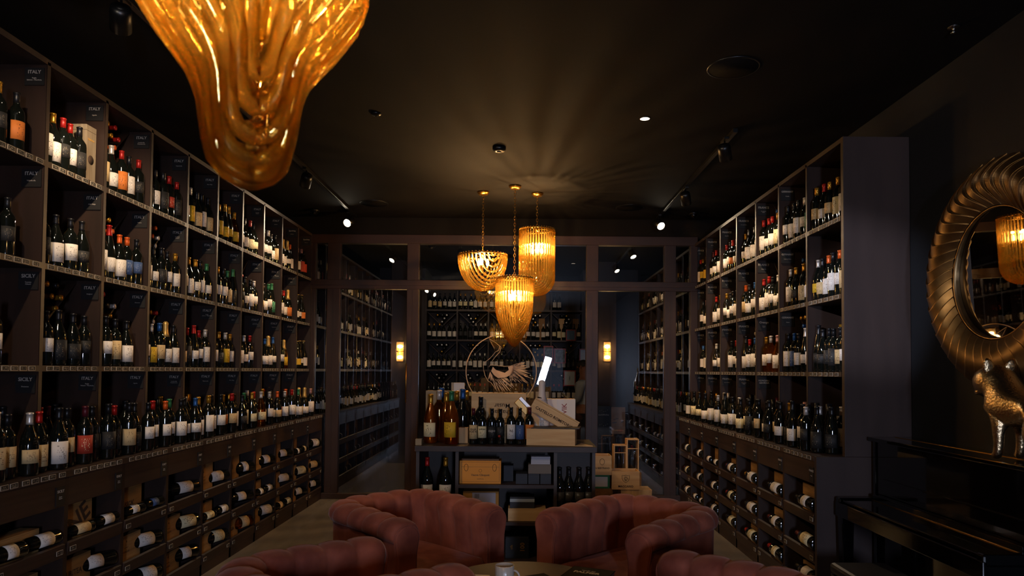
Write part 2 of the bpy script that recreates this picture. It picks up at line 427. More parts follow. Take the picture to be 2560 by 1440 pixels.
def base_bay(s, i, tagn=7, label=None, y0=None, w=None, lite=False):
    X = A2 if s < 0 else B2; XW = (-XL if s < 0 else XR)
    if y0 is None: y0 = (Y_L + W_L * i) if s < 0 else (Y_R + W_R * i)
    w = w or (W_L if s < 0 else W_R); y1 = y0 + w
    xf, xb = s * X, s * (XW - .004); mn, mx = min(xf, xb), max(xf, xb)
    side, nth = bayname(s, i)
    u = thing('base_cabinet', label or f'dark oak {side} base rack with open bottle rows, {nth} from glass wall', 'cabinet', (0, 0, 0), 0, f'{side} base cabinets')
    box('side_panel', WOOD, (mn, mx, y1 - .016, y1, 0, .99), u)
    box('side_panel', WOOD, (mn, mx, y0, y0 + .016, 0, .99), u)
    top = box('worktop', WOODX, (mn - (.012 if s > 0 else 0), mx + (.012 if s < 0 else 0), y0, y1, .99, CNT), u)
    fx = sorted((xf, xf + s * .02))
    fa = box('fascia', WOODX, (fx[0], fx[1], y0 + .016, y1 - .016, .837, .99), u)
    if tagn: tagrow(top, s, xf - s * .0140, y0, y1, 1.008, tagn, 300 + i + (50 if s > 0 else 0))
    box('back_panel', WOOD, (min(xb, xb - s * .3), max(xb, xb - s * .3), y0 + .016, y1 - .016, .08, .837), u)
    box('plinth', WOODX, (fx[0], fx[1], y0, y1, 0, .08), u)
    for k, z in enumerate((.566, .31, .08)):
        lo = z; hi = z + .075
        M = Matrix(((s, 0, 0, 0), (0, 1, 0, 0), (0, 0, 1, 0), (0, 0, 0, 1)))
        prof = [(X - .012, hi - .005), (X + .006, hi), (X + .03, lo + .012), (X + .25, lo + .012), (X + .25, lo), (X, lo)]
        v = [(p[0], y, p[1]) for y in (y0 + .016, y1 - .016) for p in prof]; n = len(prof)
        f = [tuple(range(n)), tuple(range(n, 2 * n))[::-1]] + [(j, n + j, n + (j + 1) % n, (j + 1) % n) for j in range(n)]
        if s < 0: f = [q[::-1] for q in f]
        ra = MB().add(v, f, M).build('rail', WOODX, u)
        if not lite:
            for q, yy in enumerate((y0 + .05, y1 - .06) if (i + k) % 2 else (y0 + .05,)):
                o = bpy.data.objects.new('price_tag', TAGMESH[s]); COL.objects.link(o); o.parent = ra; o.location = (xf - s * .011, yy, hi - .04)
    return u

RL = {-1: '   ', 0: '  v', 1: 'vvv', 2: ' vv', 3: '   ', 4: '   ', 5: ' v ', 6: '   ', 7: '   ', 8: '   '}
RL[-1] = '   '
RR = {0: '   ', 1: ' vv', 2: 'vv ', 3: 'v v', 4: ' v ', 5: '   ', 6: 'v  '}
for i in range(-1, 9):
    upper_bay(-1, i, RL[i]); base_bay(-1, i)
for i in range(0, 7):
    upper_bay(1, i, RR[i], 6); base_bay(1, i, 7)
# near end panel of the right shelving
PANELW = mat('end_panel_oak', '#302624', .6, noise=('#3a2e2b', (9, 9, 1.2), 6, .22), spec=.3)
e = thing('end_panel', 'tall dark oak end panel closing the near end of right shelving', 'panel', (0, Y_R, 0))
box('panel_board', PANELW, (B, XR - .002, -.036, -.001, CNT, TOPZ[1] + SH / 2), e, .002)
box('panel_board', PANELW, (B2 - .01, XR - .002, -.036, -.001, 0, CNT - .001), e, .002)
box('edge_band', EDGE, (B - .003, B, -.036, -.001, CNT, TOPZ[1] + SH / 2), e)
# left bay further towards the camera closes off the run
box('side_panel', WOOD, (XL + .004, -A, Y_L - W_L - DIV / 2, Y_L - W_L + DIV / 2, CNT, TOPZ[-1]), [o for o in bpy.data.objects if o.name.startswith('wall_shelf')][0])

# back room: the runs go on behind the glass
def back_run(s):
    n = 7 if s < 0 else 7
    X = A if s < 0 else B
    y0 = YG + .07; w = (YB - .55 - y0) / n
    for j in range(n):
        side = 'left' if s < 0 else 'right'
        lb = f'dark shelving bay behind the glass, {side} side, {WORDN[j + 1]} beyond the partition'
        upper_bay(s, j, '   ', 0, label=lb, y0=y0 + w * j, w=w)
        base_bay(s, j, 0, label=f'dark base rack behind the glass, {side} side, {WORDN[j + 1]} beyond partition', y0=y0 + w * j, w=w, lite=True)
    return y0, w
BR = {s: back_run(s) for s in (-1, 1)}

# signs
subs = ['Puglia\nSalento - Manduria', 'Liguria', 'Lombardia\nFranciacorta', 'Valpolicella', 'Alto Adige', 'Trento', 'Toscana\nChianti', 'Bolgheri', 'Abruzzo', 'Prosecco']
for i in range(-1, 9):
    for t in range(4):
        h = 'ITALY'
        if i == -1 and t >= 2: h = 'SICILY'
        if i == 7 and t == 0: h = 'Sparkling'
        if i == 8 and t: continue
        if i == 8: h = 'Sparkling'
        sign(-1, i, t, h, subs[(i + 1 + 3 * t) % len(subs)])
subf = ['Bordeaux', 'Chablis', 'Bourgogne\nBlanc', 'Cote de Nuits', 'Beaujolais', 'Alsace', 'Rhone\nSyrah']
for i in range(1, 7):
    for t in range(4):
        if i == 1 and t == 3: continue
        h = 'GERMANY' if i == 1 else 'FRANCE'
        if i == 2 and t == 2: h = 'Orange'
        if i == 2 and t == 3: h = 'HUNGARY\nGEORGIA'
        sign(1, i, t, h, '' if '\n' in h else subf[(i + 2 * t) % len(subf)])
def low_sign(s, i, head):
    X = A2 if s < 0 else B2; y1 = (Y_L + W_L * (i + 1)) if s < 0 else (Y_R + W_R * i)
    yc = y1 - .055 if s < 0 else y1 + .06
    side, nth = bayname(s, i)
    t = thing('fascia_sign', f'small {head} card on the fascia of {side} base rack, {nth} from glass wall', 'sign', (s * (X - .0025), yc, .895), 0, 'fascia cards')
    box('plate', BLACKCARD, (-.002, .002, -.035, .035, -.05, .05), t)
    text(head, .02, GREYTXT, facing((-s, 0, 0), (-s * .0022, 0, .025)), t, .0002)
    text('Rosso\nRiserva' if s < 0 else 'Rouge', .009, GREYTXT, facing((-s, 0, 0), (-s * .0022, 0, -.008)), t)
for i in range(-1, 8): low_sign(-1, i, 'SICILY' if i < 0 else 'ITALY')
for i in range(0, 7): low_sign(1, i, 'FRANCE')

# ---------------------------------------------------------------- bottles
PROF = {
 'bordeaux': ([(.030, 0), (.0365, .004), (.0375, .012), (.0375, .185), (.0355, .203), (.026, .220), (.0165, .232), (.0145, .245), (.0138, .292), (.0155, .293), (.0155, .300), (.010, .301)], .245, .302, (.055, .150)),
 'burgundy': ([(.032, 0), (.040, .004), (.041, .012), (.041, .140), (.0385, .165), (.031, .192), (.021, .218), (.0155, .238), (.014, .255), (.0138, .290), (.0155, .291), (.0155, .298), (.010, .299)], .243, .300, (.040, .125)),
 'sparkling': ([(.034, 0), (.043, .005), (.044, .014), (.044, .140), (.041, .168), (.030, .205), (.019, .235), (.0165, .262), (.0165, .292), (.018, .300), (.017, .312), (.010, .318)], .212, .320, (.045, .115)),
 'rhine': ([(.030, 0), (.0365, .004), (.0375, .012), (.0375, .130), (.034, .170), (.025, .225), (.016, .268), (.014, .285), (.0135, .318), (.015, .319), (.015, .326), (.010, .327)], .262, .328, (.045, .130)),
}
BM = {}
def cap_mesh(prof, z0, z1, big=.0008):
    def rad(z):
        for (r0, a), (r1, b) in zip(prof, prof[1:]):
            if a <= z <= b: return r0 + (r1 - r0) * (z - a) / max(b - a, 1e-6)
        return prof[-1][0]
    zs = sorted({z0, (z0 + z1) / 2, z1 - .008} | {z for r, z in prof if z0 < z < z1})
    return [(rad(z) + big, z) for z in zs] + [(rad(zs[-1]) * .9, z1 + .0008)]
for kn, (pf, c0, c1, (l0, l1)) in PROF.items():
    b = MB().lathe(pf, 20).mesh(kn + '_bottle_glass')
    c = MB().lathe(cap_mesh(pf, c0, c1), 16).mesh('capsule')
    R0 = max(r for r, z in pf) + .0006
    labs = []
    for (z0, z1, arc) in ((l0, l1, 1.25), (l0 + .02, l1, 1.0), (l0 - .01, l1 + .012, 1.15)):
        m_ = MB(); n = 14; v = []; f = []
        for j in range(n + 1):
            a = -arc + 2 * arc * j / n
            v += [(R0 * cos(a), R0 * sin(a), z0), (R0 * cos(a), R0 * sin(a), z1), ((R0 - .0004) * cos(a), (R0 - .0004) * sin(a), z0), ((R0 - .0004) * cos(a), (R0 - .0004) * sin(a), z1)]
        for j in range(n):
            k = 4 * j; f += [(k, k + 4, k + 5, k + 1), (k + 2, k + 3, k + 7, k + 6), (k + 1, k + 5, k + 7, k + 3), (k, k + 2, k + 6, k + 4)]
        f += [(0, 1, 3, 2), (4 * n, 4 * n + 2, 4 * n + 3, 4 * n + 1)]
        m_.add(v, f, smooth=True); labs.append(m_.mesh('label'))
    for q in [b, c] + labs: q.materials.append(DGLASS)
    BM[kn] = (b, c, labs, pf, R0)
GL = {'d': DGLASS, 'a': AGLASS, 'r': RGLASS, 'n': BGLASS}
def put_mesh(name, me, m, parent, M=None):
    o = bpy.data.objects.new(name, me); COL.objects.link(o); o.parent = parent
    if M is not None: o.matrix_local = M
    o.material_slots[0].link = 'OBJECT'; o.material_slots[0].material = m
    return o
def bottle_at(M, typ, cap, labc, lv, glass, name='wine_bottle', label='', cat='bottle', group=None):
    b, c, ls, pf, R0 = BM[typ]
    o = put_mesh(name, b, GL[glass], None, M)
    tag(o, label, cat, group)
    put_mesh('capsule', c, CAPS[cap][1], o)
    if labc != '-': put_mesh('label', ls[lv], LABS[labc][1], o)
    return o
def want(x, y, z, face, code, row, place, order, scale=1.0, typ=None, glass='d'):
    rnd = random.Random(hash((round(x, 2), round(y, 2), round(z, 2), code)) & 0xffff)
    rnd = random.Random(int(abs(x * 1e3 + y * 7e3 + z * 13e3)))
    if typ is None: typ = rnd.choices(['bordeaux', 'burgundy', 'rhine'], [6, 3, .6])[0]
    if code[0] == 'c': typ = 'sparkling'
    if code.endswith('a'): glass = 'a'; code = code[:2]
    sc = scale * rnd.uniform(1.0, 1.07)
    M = T(x, y, z + .0005) @ R(face + rnd.uniform(-.25, .25), 'Z') @ Matrix.Scale(sc, 4)
    p1 = proj((x, y, z)); p2 = proj((x, y, z + .3 * sc))
    BOT.append(dict(M=M, typ=typ, cap=code[0], lab=code[1], lv=rnd.randrange(3), glass=glass, size=abs(p1[1] - p2[1]) * (1 if row == 0 else .6),
                    row=row, place=place, order=order, px=p1[0], py=p1[1]))
TN = ['top', 'second', 'third']
LT = {-1: ['kK gK kO', 'kK kK kK', 'kW rW'], 0: ['kW gW rK rW kK', 'kK kW kW kK', 'kW kK kK kK'], 1: ['rG wW rO kW rK', 'kW rW oW oB kB', 'kW kG kW'],
      2: ['rK kW kK rR rK', 'kW kW kK kW gW', 'wW wY bG cW kW'], 3: ['kW wY kG kW kG', 'gW gW gW kW nW', 'rG rK rW rW wW'],
      4: ['wK gY gY gY gYa', 'gW gW kW nG nK', 'rW gK wY gW'], 5: ['wW kW rC kC', 'kK kW kW wW', 'kW wW rW'],
      6: ['rW kW wW kW kG', 'kG kW nW nN', 'bW cW bW'], 7: ['cW cW cW oW', 'wW rW cO', 'kW cYa'], 8: ['wR pW pR kR', 'cW cW cO', 'cY cW cW']}
for i, rows in LT.items():
    y0 = Y_L + W_L * i + DIV / 2; wv = W_L - DIV
    for t, r in enumerate(rows):
        cs = r.split(); z = tiers(-1)[t][0]
        n = len(cs); room = wv - .1 - (.11 if (i, t) == (0, 0) else 0); pitch = min(.118, room / max(n - 1, 1))
        st = y0 + .05 + (random.Random(i * 9 + t).uniform(0, room - pitch * (n - 1)) if room - pitch * (n - 1) > 0 else 0)
        for k, c in enumerate(cs):
            want(-(A + .056 + (k % 2) * .008), st + pitch * k, z, -.55, c, 0, f'{TN[t]} tier, {bayname(-1, i)[1]} left bay from glass', (k, n))
        rb = random.Random(i * 31 + t)
        if RL[i][t] != 'v':
            m_ = rb.choice([3, 4, 4])
            for k in range(m_):
                want(-(A + .185), y0 + .06 + (wv - .14) * (k + .4) / m_, z, -.5, rb.choice(['kW', 'kK', 'gW', 'rW', 'kG', 'wW']), 1, f'{TN[t]} tier, {bayname(-1, i)[1]} left bay from glass', (k, m_))
RT = {0: ['gG rW gG gC kW', 'wY kG oW kW oW kG', 'kK kK kK kK kG kW'], 1: ['kW kW kW wW wN', 'wW gK gG kW', 'kW bB kW wW wW'],
      2: ['rW rW rW gC rW', 'rW rW kW wW rW', 'gWa wWa pWa gWa'], 3: ['gW kW kW kG', 'oG kW bW gW', 'kW rW bW gW'],
      4: ['rW kW rO kW gW', 'gW kW kW kW kW', 'kW rW kW'], 5: ['mW rW kW gW', 'rW gW gW', 'wW kW rW'], 6: ['rW gY gY gY', 'kW pW gY', 'bW kW kB']}
for i, rows in RT.items():
    y0 = Y_R + W_R * i + DIV / 2; wv = W_R - DIV
    for t, r in enumerate(rows):
        cs = r.split()[::-1]; z = tiers(1)[t][0]          # listed far to near
        n = len(cs); pitch = min(.135, (wv - .10) / max(n - 1, 1))
        for k, c in enumerate(cs):
            want(B + .052 + (k % 2) * .008, y0 + .05 + pitch * k, z, pi + .55, c, 0, f'{TN[t]} tier, {bayname(1, i)[1]} right bay from glass', (n - 1 - k, n))
        rb = random.Random(i * 37 + t)
        if RR[i][t] != 'v':
            for k in range(4):
                want(B + .185, y0 + .06 + (wv - .14) * (k + .4) / 4, z, pi + .5, rb.choice(['kW', 'kK', 'gW', 'rW', 'kG', 'wW']), 1, f'{TN[t]} tier, {bayname(1, i)[1]} right bay from glass', (3 - k, 4))
# counters: a front row and a back row in front of and between the uprights
LC = 'wG kG wG rG kW kG mR kK kK rK kG kK kW rW oW nW kW kW bW gW gW kW kW gO rG kW kK nC gC rK wCa gW wW kW oG kR wW oK rW wW nW cG cW pO pW gW'.split()
ys = 3.34
for k, c in enumerate(LC):
    want(-(2.475 + (k % 2) * .03), ys + .1135 * k, CNT, -.6, c, 0, 'front row on the left counter', (k, len(LC)), scale=1.04)
LB = 'rK rK kW rW mK kK kW rK gW kK nK kW kW gW gW wK gK gW rW nW gW gW wW gK wW rW kW kW rW oW wW nW cW wW pW cW'.split()
for k, c in enumerate(LB):
    want(-(2.64 + (k % 3) * .05), ys + .12 + .14 * k, CNT, -.5, c, 1, 'back row on the left counter', (k, len(LB)), scale=1.05)
RC = 'kW kK kC gW kC kW kW kW kW kW wW wW kW kW kW wW kC kC kK kK kG kW kK kG kW gK kW kW wK kK'.split()   # far to near
yr = 8.45
for k, c in enumerate(RC):
    y = yr - .123 * k
    want(2.03 + (k % 2) * .028, y, CNT, pi + .6, c, 0, 'front row on the right counter', (k, len(RC)), scale=1.02)
RB_ = 'gW wY kY gY bW kW wW kW pW kW kK kK kK rW mW kK kK kK gW pW pR kK bW wW wW'.split()
for k, c in enumerate(RB_):
    want(2.22 + (k % 3) * .045, yr - .06 - .147 * k, CNT, pi + .5, c, 1, 'back row on the right counter', (k, len(RB_)), scale=1.05)

# back shelving behind the glass (frontal)
YS = 12.92; PB = .553
X0 = at(1064, 850, YS).x; WB = (at(1456, 850, YS).x - X0) / 5
ZB = [at(1300, y, YS).z for y in (703, 777, 852, 927)]
bs = thing('back_shelf', 'tall dark shelving on the far wall of the room behind the glass', 'shelving', (0, 0, 0))
for j in range(6): box('side_panel', WOOD, (X0 + WB * j - .014, X0 + WB * j + .014, YS, YS + .4, 0, 3.2), bs)
box('back_panel', WOOD, (X0, X0 + 5 * WB, YS + .4, YS + .415, 0, 3.2), bs)
LV = [z for z in ZB if z < 3.2] + [1.02]
for z in LV: box('shelf', WOODX, (X0, X0 + 5 * WB, YS - .002, YS + .4, z - .016, z + .016), bs)
box('shelf', WOODX, (X0, X0 + 5 * WB, YS - .002, YS + .4, 3.184, 3.216), bs)
rb = random.Random(5)
for j in range(5):
    xa = X0 + WB * j + .014; xc = X0 + WB * (j + .5); xb_ = X0 + WB * (j + 1) - .014
    for q, z in enumerate(LV[1:]):
        zc = (LV[q]) - .016; zv = zc - .26
        for e in (xa, xb_):
            pts = [(xc, zv), (xc, zv - .016), (e, zc - .016), (e, zc)]
            if e > xc: pts = pts
            else: pts = pts[::-1]
            M = Matrix(((1, 0, 0, 0), (0, 0, -1, 0), (0, 1, 0, 0), (0, 0, 0, 1)))
            MB().prism(pts, -YS - .38, -YS - .12, M).build('rack_board', WOODX, bs)
struct(box('wall_back_left', WOOD, (XL + .4, X0 - .014, YS - .02, YB + .5, 0, HC)))
struct(box('wall_back_right', WOOD, (X0 + 5 * WB + .014, XR - .42, YS - .02, YB + .5, 0, HC)))

# everything in the back room goes into one merged mass of bottles
MASS = []
def mass(M, typ, cap, labc, lv=0, glass='d'): MASS.append((M, typ, cap, labc, lv, glass))
codes = ['kW'] * 6 + ['gW', 'rW', 'kC', 'kG', 'kK', 'gC', 'wW']
for j in range(5):
    for q, z in enumerate(LV):
        if q == 0 and j in (3, 4): n = 2
        else: n = 6
        pal = [rb.choice(codes)] * 3 + [rb.choice(codes)] * 3
        if j == 0 and q == 1: pal = ['gW'] * 3 + ['kW'] * 3
        for k in range(n):
            c = pal[k]; mass(T(X0 + WB * j + .06 + (WB - .12) * k / 5 + rb.uniform(-.01, .01), YS + .07, z + .017) @ R(-pi / 2 + rb.uniform(-.2, .2), 'Z'), 'bordeaux', c[0], c[1], rb.randrange(3))
        if q:
            zc = LV[q - 1] - .016; xc = X0 + WB * (j + .5)
            for row in range(3):
                for k in range(row + 1):
                    if rb.random() < .25: continue
                    mass(T(xc + (k - row / 2) * .085, YS + .38, zc - .19 + row * .062 + .0) @ R(pi / 2, 'X'), 'bordeaux', rb.choice('wwkg'), '-')
for s in (-1, 1):
    y0, wv = BR[s]; X = A if s < 0 else B
    for j in range(7):
        for t in range(4):
            z = tiers(s)[t][0]
            for k in range(5):
                c = rb.choice(codes); xx = X + .08 if t < 3 else (A2 if s < 0 else B2) + .12
                mass(T(s * xx, y0 + wv * j + .06 + (wv - .1) * k / 5, z) @ R(-.5 if s < 0 else pi + .5, 'Z'), rb.choice(['bordeaux', 'burgundy']), c[0], c[1], rb.randrange(3))

for k, c in enumerate('kK kK wK kG kK'.split()):
    want(2.13 + .02 * (k % 2), 5.20 - .095 * k, CNT, pi + .6, c, 1, 'middle row on the right counter', (k, 5), scale=1.0)
# choose the 300 that show largest; the rest join the mass
BOT = [b for b in BOT if -60 < b['px'] < 2600]
BOT.sort(key=lambda b: -b['size'])
indiv, rest = BOT[:300], BOT[300:]
for b in rest: MASS.append((b['M'], b['typ'], b['cap'], b['lab'], b['lv'], b['glass']))
used = {}
for b in indiv:
    capn = CAPS[b['cap']][0]; labn = LABS[b['lab']][0] if b['lab'] != '-' else 'plain'
    k, n = b['order']
    o_ = WORDN[k + 1] + ' from the left'
    if 'counter' in b['place']: lbl = f"{capn}-capped {labn}-labelled bottle, {WORDN[k + 1]} from the near end, {b['place']}" if b['px'] < 1300 else f"{capn}-capped {labn}-labelled bottle, {o_}, {b['place']}"
    elif b['row'] == 0: lbl = f"{capn}-capped {labn}-labelled bottle, {WORDN[k + 1]} from left, {b['place']}"
    else: lbl = f"{capn}-capped bottle standing behind, {WORDN[k + 1]} from left, {b['place']}"
    nm = 'sparkling_wine_bottle' if b['typ'] == 'sparkling' else 'wine_bottle'
    side = 'left' if b['px'] < 1300 else 'right'
    bottle_at(b['M'], b['typ'], b['cap'], b['lab'], b['lv'], b['glass'], nm, lbl, 'wine bottle', f'wine bottles of the {side} wall')
# merge the rest
vm = MB(); slots = []; sidx = {}
def slot(m):
    if m.name not in sidx: sidx[m.name] = len(slots); slots.append(m)
    return sidx[m.name]
def lowlathe(M, prof, seg, mi): vm.lathe(prof, seg, M, mi)
for M, typ, cap, lc, lv, gl in MASS:
    b, c, ls, pf, R0 = BM[typ]
    lowlathe(M, [pf[0], pf[2], pf[3]] + pf[4::2], 10, slot(GL[gl]))
    cz = PROF[typ][1]; lowlathe(M, [(.0155 if typ != 'sparkling' else .021, cz), (.0158, cz + .02), (.0163, PROF[typ][2]), (.012, PROF[typ][2] + .001)], 8, slot(CAPS[cap][1]))
    if lc != '-':
        me = ls[lv]; l0 = min(v.co.z for v in me.vertices); l1 = max(v.co.z for v in me.vertices); n = 6; v = []; f = []
        for j in range(n + 1):
            a = -1.1 + 2.2 * j / n; v += [((R0 + .001) * cos(a), (R0 + .001) * sin(a), l0), ((R0 + .001) * cos(a), (R0 + .001) * sin(a), l1)]
        f = [(2 * j, 2 * j + 2, 2 * j + 3, 2 * j + 1) for j in range(n)]
        vm.add(v, f, M, True, slot(mat('plain_' + LABS[lc][0] + '_label', {'W': '#cfc5b8', 'G': '#c4a878', 'Y': '#c9a01f', 'O': '#c9702a', 'K': '#1c1b1b', 'R': '#a5331f', 'B': '#38507c', 'N': '#1f6a48', 'C': '#d6c79c'}[lc], .7)))
o = vm.build('bottle_stock', slots)
tag(o, 'mass of smaller wine bottles behind the glass and in the rear rows', 'bottles', kind='stuff')

# bottles lying in the V racks (necks outward)
def lying_rack(s, i, t, n):
    X = A if s < 0 else B; y0 = (Y_L + W_L * i) if s < 0 else (Y_R + W_R * i); w_ = W_L if s < 0 else W_R
    zc = tiers(s)[t][1]; yc = y0 + w_ / 2; rr = random.Random(i * 5 + t)
    side, nth = bayname(s, i); cnt = 0
    for row in range(3):
        for k in range(row + 1):
            if cnt >= n: return
            c = rr.choice('gkgwor' if s < 0 else 'gkwbrk'); cnt += 1
            M = T(s * (X + .398), yc + (k - row / 2) * .084, zc - .25 + .058 + row * .066) @ R(-s * pi / 2, 'Y')
            bottle_at(M, 'bordeaux', c, '-', 0, 'd', 'racked_bottle', f'{CAPS[c][0]}-necked bottle lying in the V rack, {TN[t]} tier, {nth} {side} bay from glass', 'wine bottle', f'racked bottles {side} {nth} {TN[t]}')
for i, t, n in ((0, 2, 5), (1, 0, 5), (1, 1, 2), (1, 2, 4), (2, 1, 5), (2, 2, 4), (5, 1, 1)): lying_rack(-1, i, t, n)
for i, t, n in ((1, 1, 4), (1, 2, 6), (2, 0, 3), (2, 1, 2), (3, 0, 1), (3, 2, 3)): lying_rack(1, i, t, n)

# magnums lying on the rails of the base racks and crates behind them
def wooden_case(name, label, cx, cy, z, sx, sy, sz, m, rz=0, group=None, bev=.002):
    t = thing(name, label, 'wooden case', (cx, cy, z), rz, group)
    h = .009
    box('case_body', m, (-sx / 2, sx / 2, -sy / 2, sy / 2, 0, sz - h), t, bev)
    box('case_lid', m, (-sx / 2, sx / 2, -sy / 2, sy / 2, sz - h, sz), t, bev)
    return t
PANELCOL = ['#ad7f45', '#9a6e34', '#b58d55', '#7f5c34']
PM = [mat(f'case_wood_{k}', c, .7, noise=('#5e3f1e', (30, 3, 30), 4, .3)) for k, c in zip(('amber', 'brown', 'pale', 'dark'), PANELCOL)]
LTXT = {(-1, 0): '', (0, 0): 'ONE', (0, 1): 'AURITEA', (1, 0): 'MASCA\'', (4, 0): '', (4, 2): 'ROGLIA', (5, 0): '', (6, 0): ''}
ROWZ = [.566, .31, .08]
rk = random.Random(11)
for i in range(-1, 9):
    y0 = Y_L + W_L * i
    side, nth = bayname(-1, i)
    for r in range(3):
        z = ROWZ[r]; rn = ['upper', 'middle', 'lowest'][r]
        two = (i in (-1, 0) and r == 0) or (i, r) in ((1, 0), (5, 1), (6, 2), (7, 0), (3, 1))
        for q in range(2 if two else 1):
            yb = y0 + (.50 if not two else (.27, .51)[q])
            if i < 0 and r == 0: yb = y0 + (.25, .51)[q]
            c = rk.choice('kkgkwm'); l = rk.choice('WWWCWG'); typ = rk.choice(['bordeaux', 'burgundy', 'sparkling'] if i > 3 else ['bordeaux', 'burgundy'])
            gl = 'd'
            if (i, r) == (1, 0): l = 'WB'[q]; typ = 'bordeaux'
            if (i, r) == (2, 0): l = 'W'
            if (i, r) == (4, 2): gl = 'a'; c = 'o'
            sc = 1.22 if not two else .86
            if i < 0: sc = 1.0
            yaw = .12 if two else .42
            M = T(-(A2 + .020 + (0 if two else .01)), yb, z + .075 + .040 * sc) @ R(yaw, 'Z') @ R(pi / 2, 'X') @ R(pi / 2 - .5 - (pi if 0 else 0), 'Z') @ Matrix.Scale(sc, 4)
            # axis runs from the base at +Y to the neck at -Y; the label looks into the room
            M = T(-(A2 + .026), yb, z + .072 + .042 * sc) @ R(-yaw, 'Z') @ R(pi / 2, 'X') @ R(.45, 'Z') @ Matrix.Scale(sc, 4)
            pos = (' near end' if q == 0 else ' far end') if two else ''
            bottle_at(M, typ, c, l, rk.randrange(3), gl, 'magnum_bottle', f'{CAPS[c][0]}-necked {LABS[l][0]}-labelled bottle lying in {rn} row{pos}, {nth} left base rack from glass', 'wine bottle', 'bottles lying in the left base racks')
        if rk.random() < .85 or (i, r) in LTXT:
            sy = .33 if i >= 0 else .42; sz = [.235, .19, .17][r] if (i, r) != (-1, 0) else .16
            yc = y0 + .022 + sy / 2
            m_ = PM[(i + r) % 3]
            if (i, r) == (2, 0): m_ = WHITE
            cs = wooden_case('wine_case', f'brown wooden wine case behind the {rn} row, {nth} left base rack from glass', -(A2 + .125), yc, z + .0125, .1, sy, sz, m_, 0, 'wine cases in the left base racks')
            tx = LTXT.get((i, r), None)
            if (i, r) == (2, 0):
                box('teal_panel', mat('teal_print', '#1c5a66', .6), (.0502, .0512, -sy / 2 + .002, sy / 2 - .002, .002, .09), cs)
                M_ = Matrix(((0, 0, 1, .0505), (1, 0, 0, 0), (0, 1, 0, 0), (0, 0, 0, 1)))
                MB().prism([(-.02, .09), (sy / 2 - .002, .09), (sy / 2 - .002, sz - .012)], 0, .001, M_).build('teal_wedge', mat('teal_print', '#1c5a66'), cs)
            elif tx is None:
                if rk.random() < .6: text('*\n-----\n====', .03, BURN, facing((1, 0, 0), (.0505, 0, sz * .6)), cs)
            elif tx == 'ONE': text(tx, .15, BURN, facing((1, 0, 0), (.0505, -.005, .11)) @ R(.55, 'Z'), cs, .003)
            elif tx: text(tx, .042, BURN, facing((1, 0, 0), (.0505, 0, sz * .55)), cs, .0008)
            if i in (4,) and r < 2:
                MB().lathe([(.028, 0), (.028, .001)], 20, Matrix(((0, 0, 1, .0505), (1, 0, 0, 0), (0, 1, 0, sz * .62), (0, 0, 0, 1)))).build('burnt_seal', BURN, cs)
for i in range(0, 7):
    y0 = Y_R + W_R * i
    side, nth = bayname(1, i)
    for r in range(3):
        z = ROWZ[r]; rn = ['upper', 'middle', 'lowest'][r]
        two = (i, r) in ((4, 0), (5, 2))
        for q in range(2 if two else 1):
            yb = y0 + (.03 + (.26 * q if two else 0)) + .012
            c = rk.choice('kkgrkm'); l = rk.choice('WWWWC')
            sc = 1.2 if not two else .84; yaw = .04
            M = T(B2 + .022, yb, z + .072 + .042 * sc) @ R(-yaw, 'Z') @ R(-pi / 2, 'X') @ R(pi + .45, 'Z') @ Matrix.Scale(sc, 4)
            pos = (' near end' if q == 0 else ' far end') if two else ''
            bottle_at(M, 'bordeaux', c, l, rk.randrange(3), 'd', 'magnum_bottle', f'{CAPS[c][0]}-necked {LABS[l][0]}-labelled bottle lying in {rn} row{pos}, {nth} right base rack from glass', 'wine bottle', 'bottles lying in the right base racks')
        if rk.random() < .9:
            sy = .38; sz = [.235, .19, .17][r] - rk.choice([0, .02, .06])
            cs = wooden_case('wine_case', f'amber wooden wine case behind the {rn} row, {nth} right base rack from glass', B2 + .125, y0 + .022 + sy / 2, z + .0125, .1, sy, sz, PM[(i + r) % 2], 0, 'wine cases in the right base racks')
            text(rk.choice(['=====\n===', '* * *\n====', '====\n====', '===']), .03, BURN, facing((-1, 0, 0), (-.0505, 0, sz * .55)), cs)

# tall boxed bottle on the left top shelf
t = thing('gift_box', 'tall grey wood-grain gift box beside bottles on the top left shelf', 'gift box', (-(A + .09), Y_L + W_L - .085, tiers(-1)[0][0]))
box('box_body', mat('grey_wood_paper', '#8f8069', .6, noise=('#6e5f4b', (60, 60, 4), 4, .2)), (-.05, .05, -.05, .05, 0, .345), t, .001)
box('box_lid_seam', BURN, (-.0505, .0505, -.0505, .0505, .31, .312), t)
text('RISERVA', .018, mat('ochre_print', '#a8803a', .5), facing((1, 0, 0), (.0506, 0, .26)), t)
MB().cyl(.028, 0, .001, 24, Matrix(((0, 0, 1, .0502), (1, 0, 0, 0), (0, 1, 0, .14), (0, 0, 0, 1)))).build('dark_disc', BURN, t)

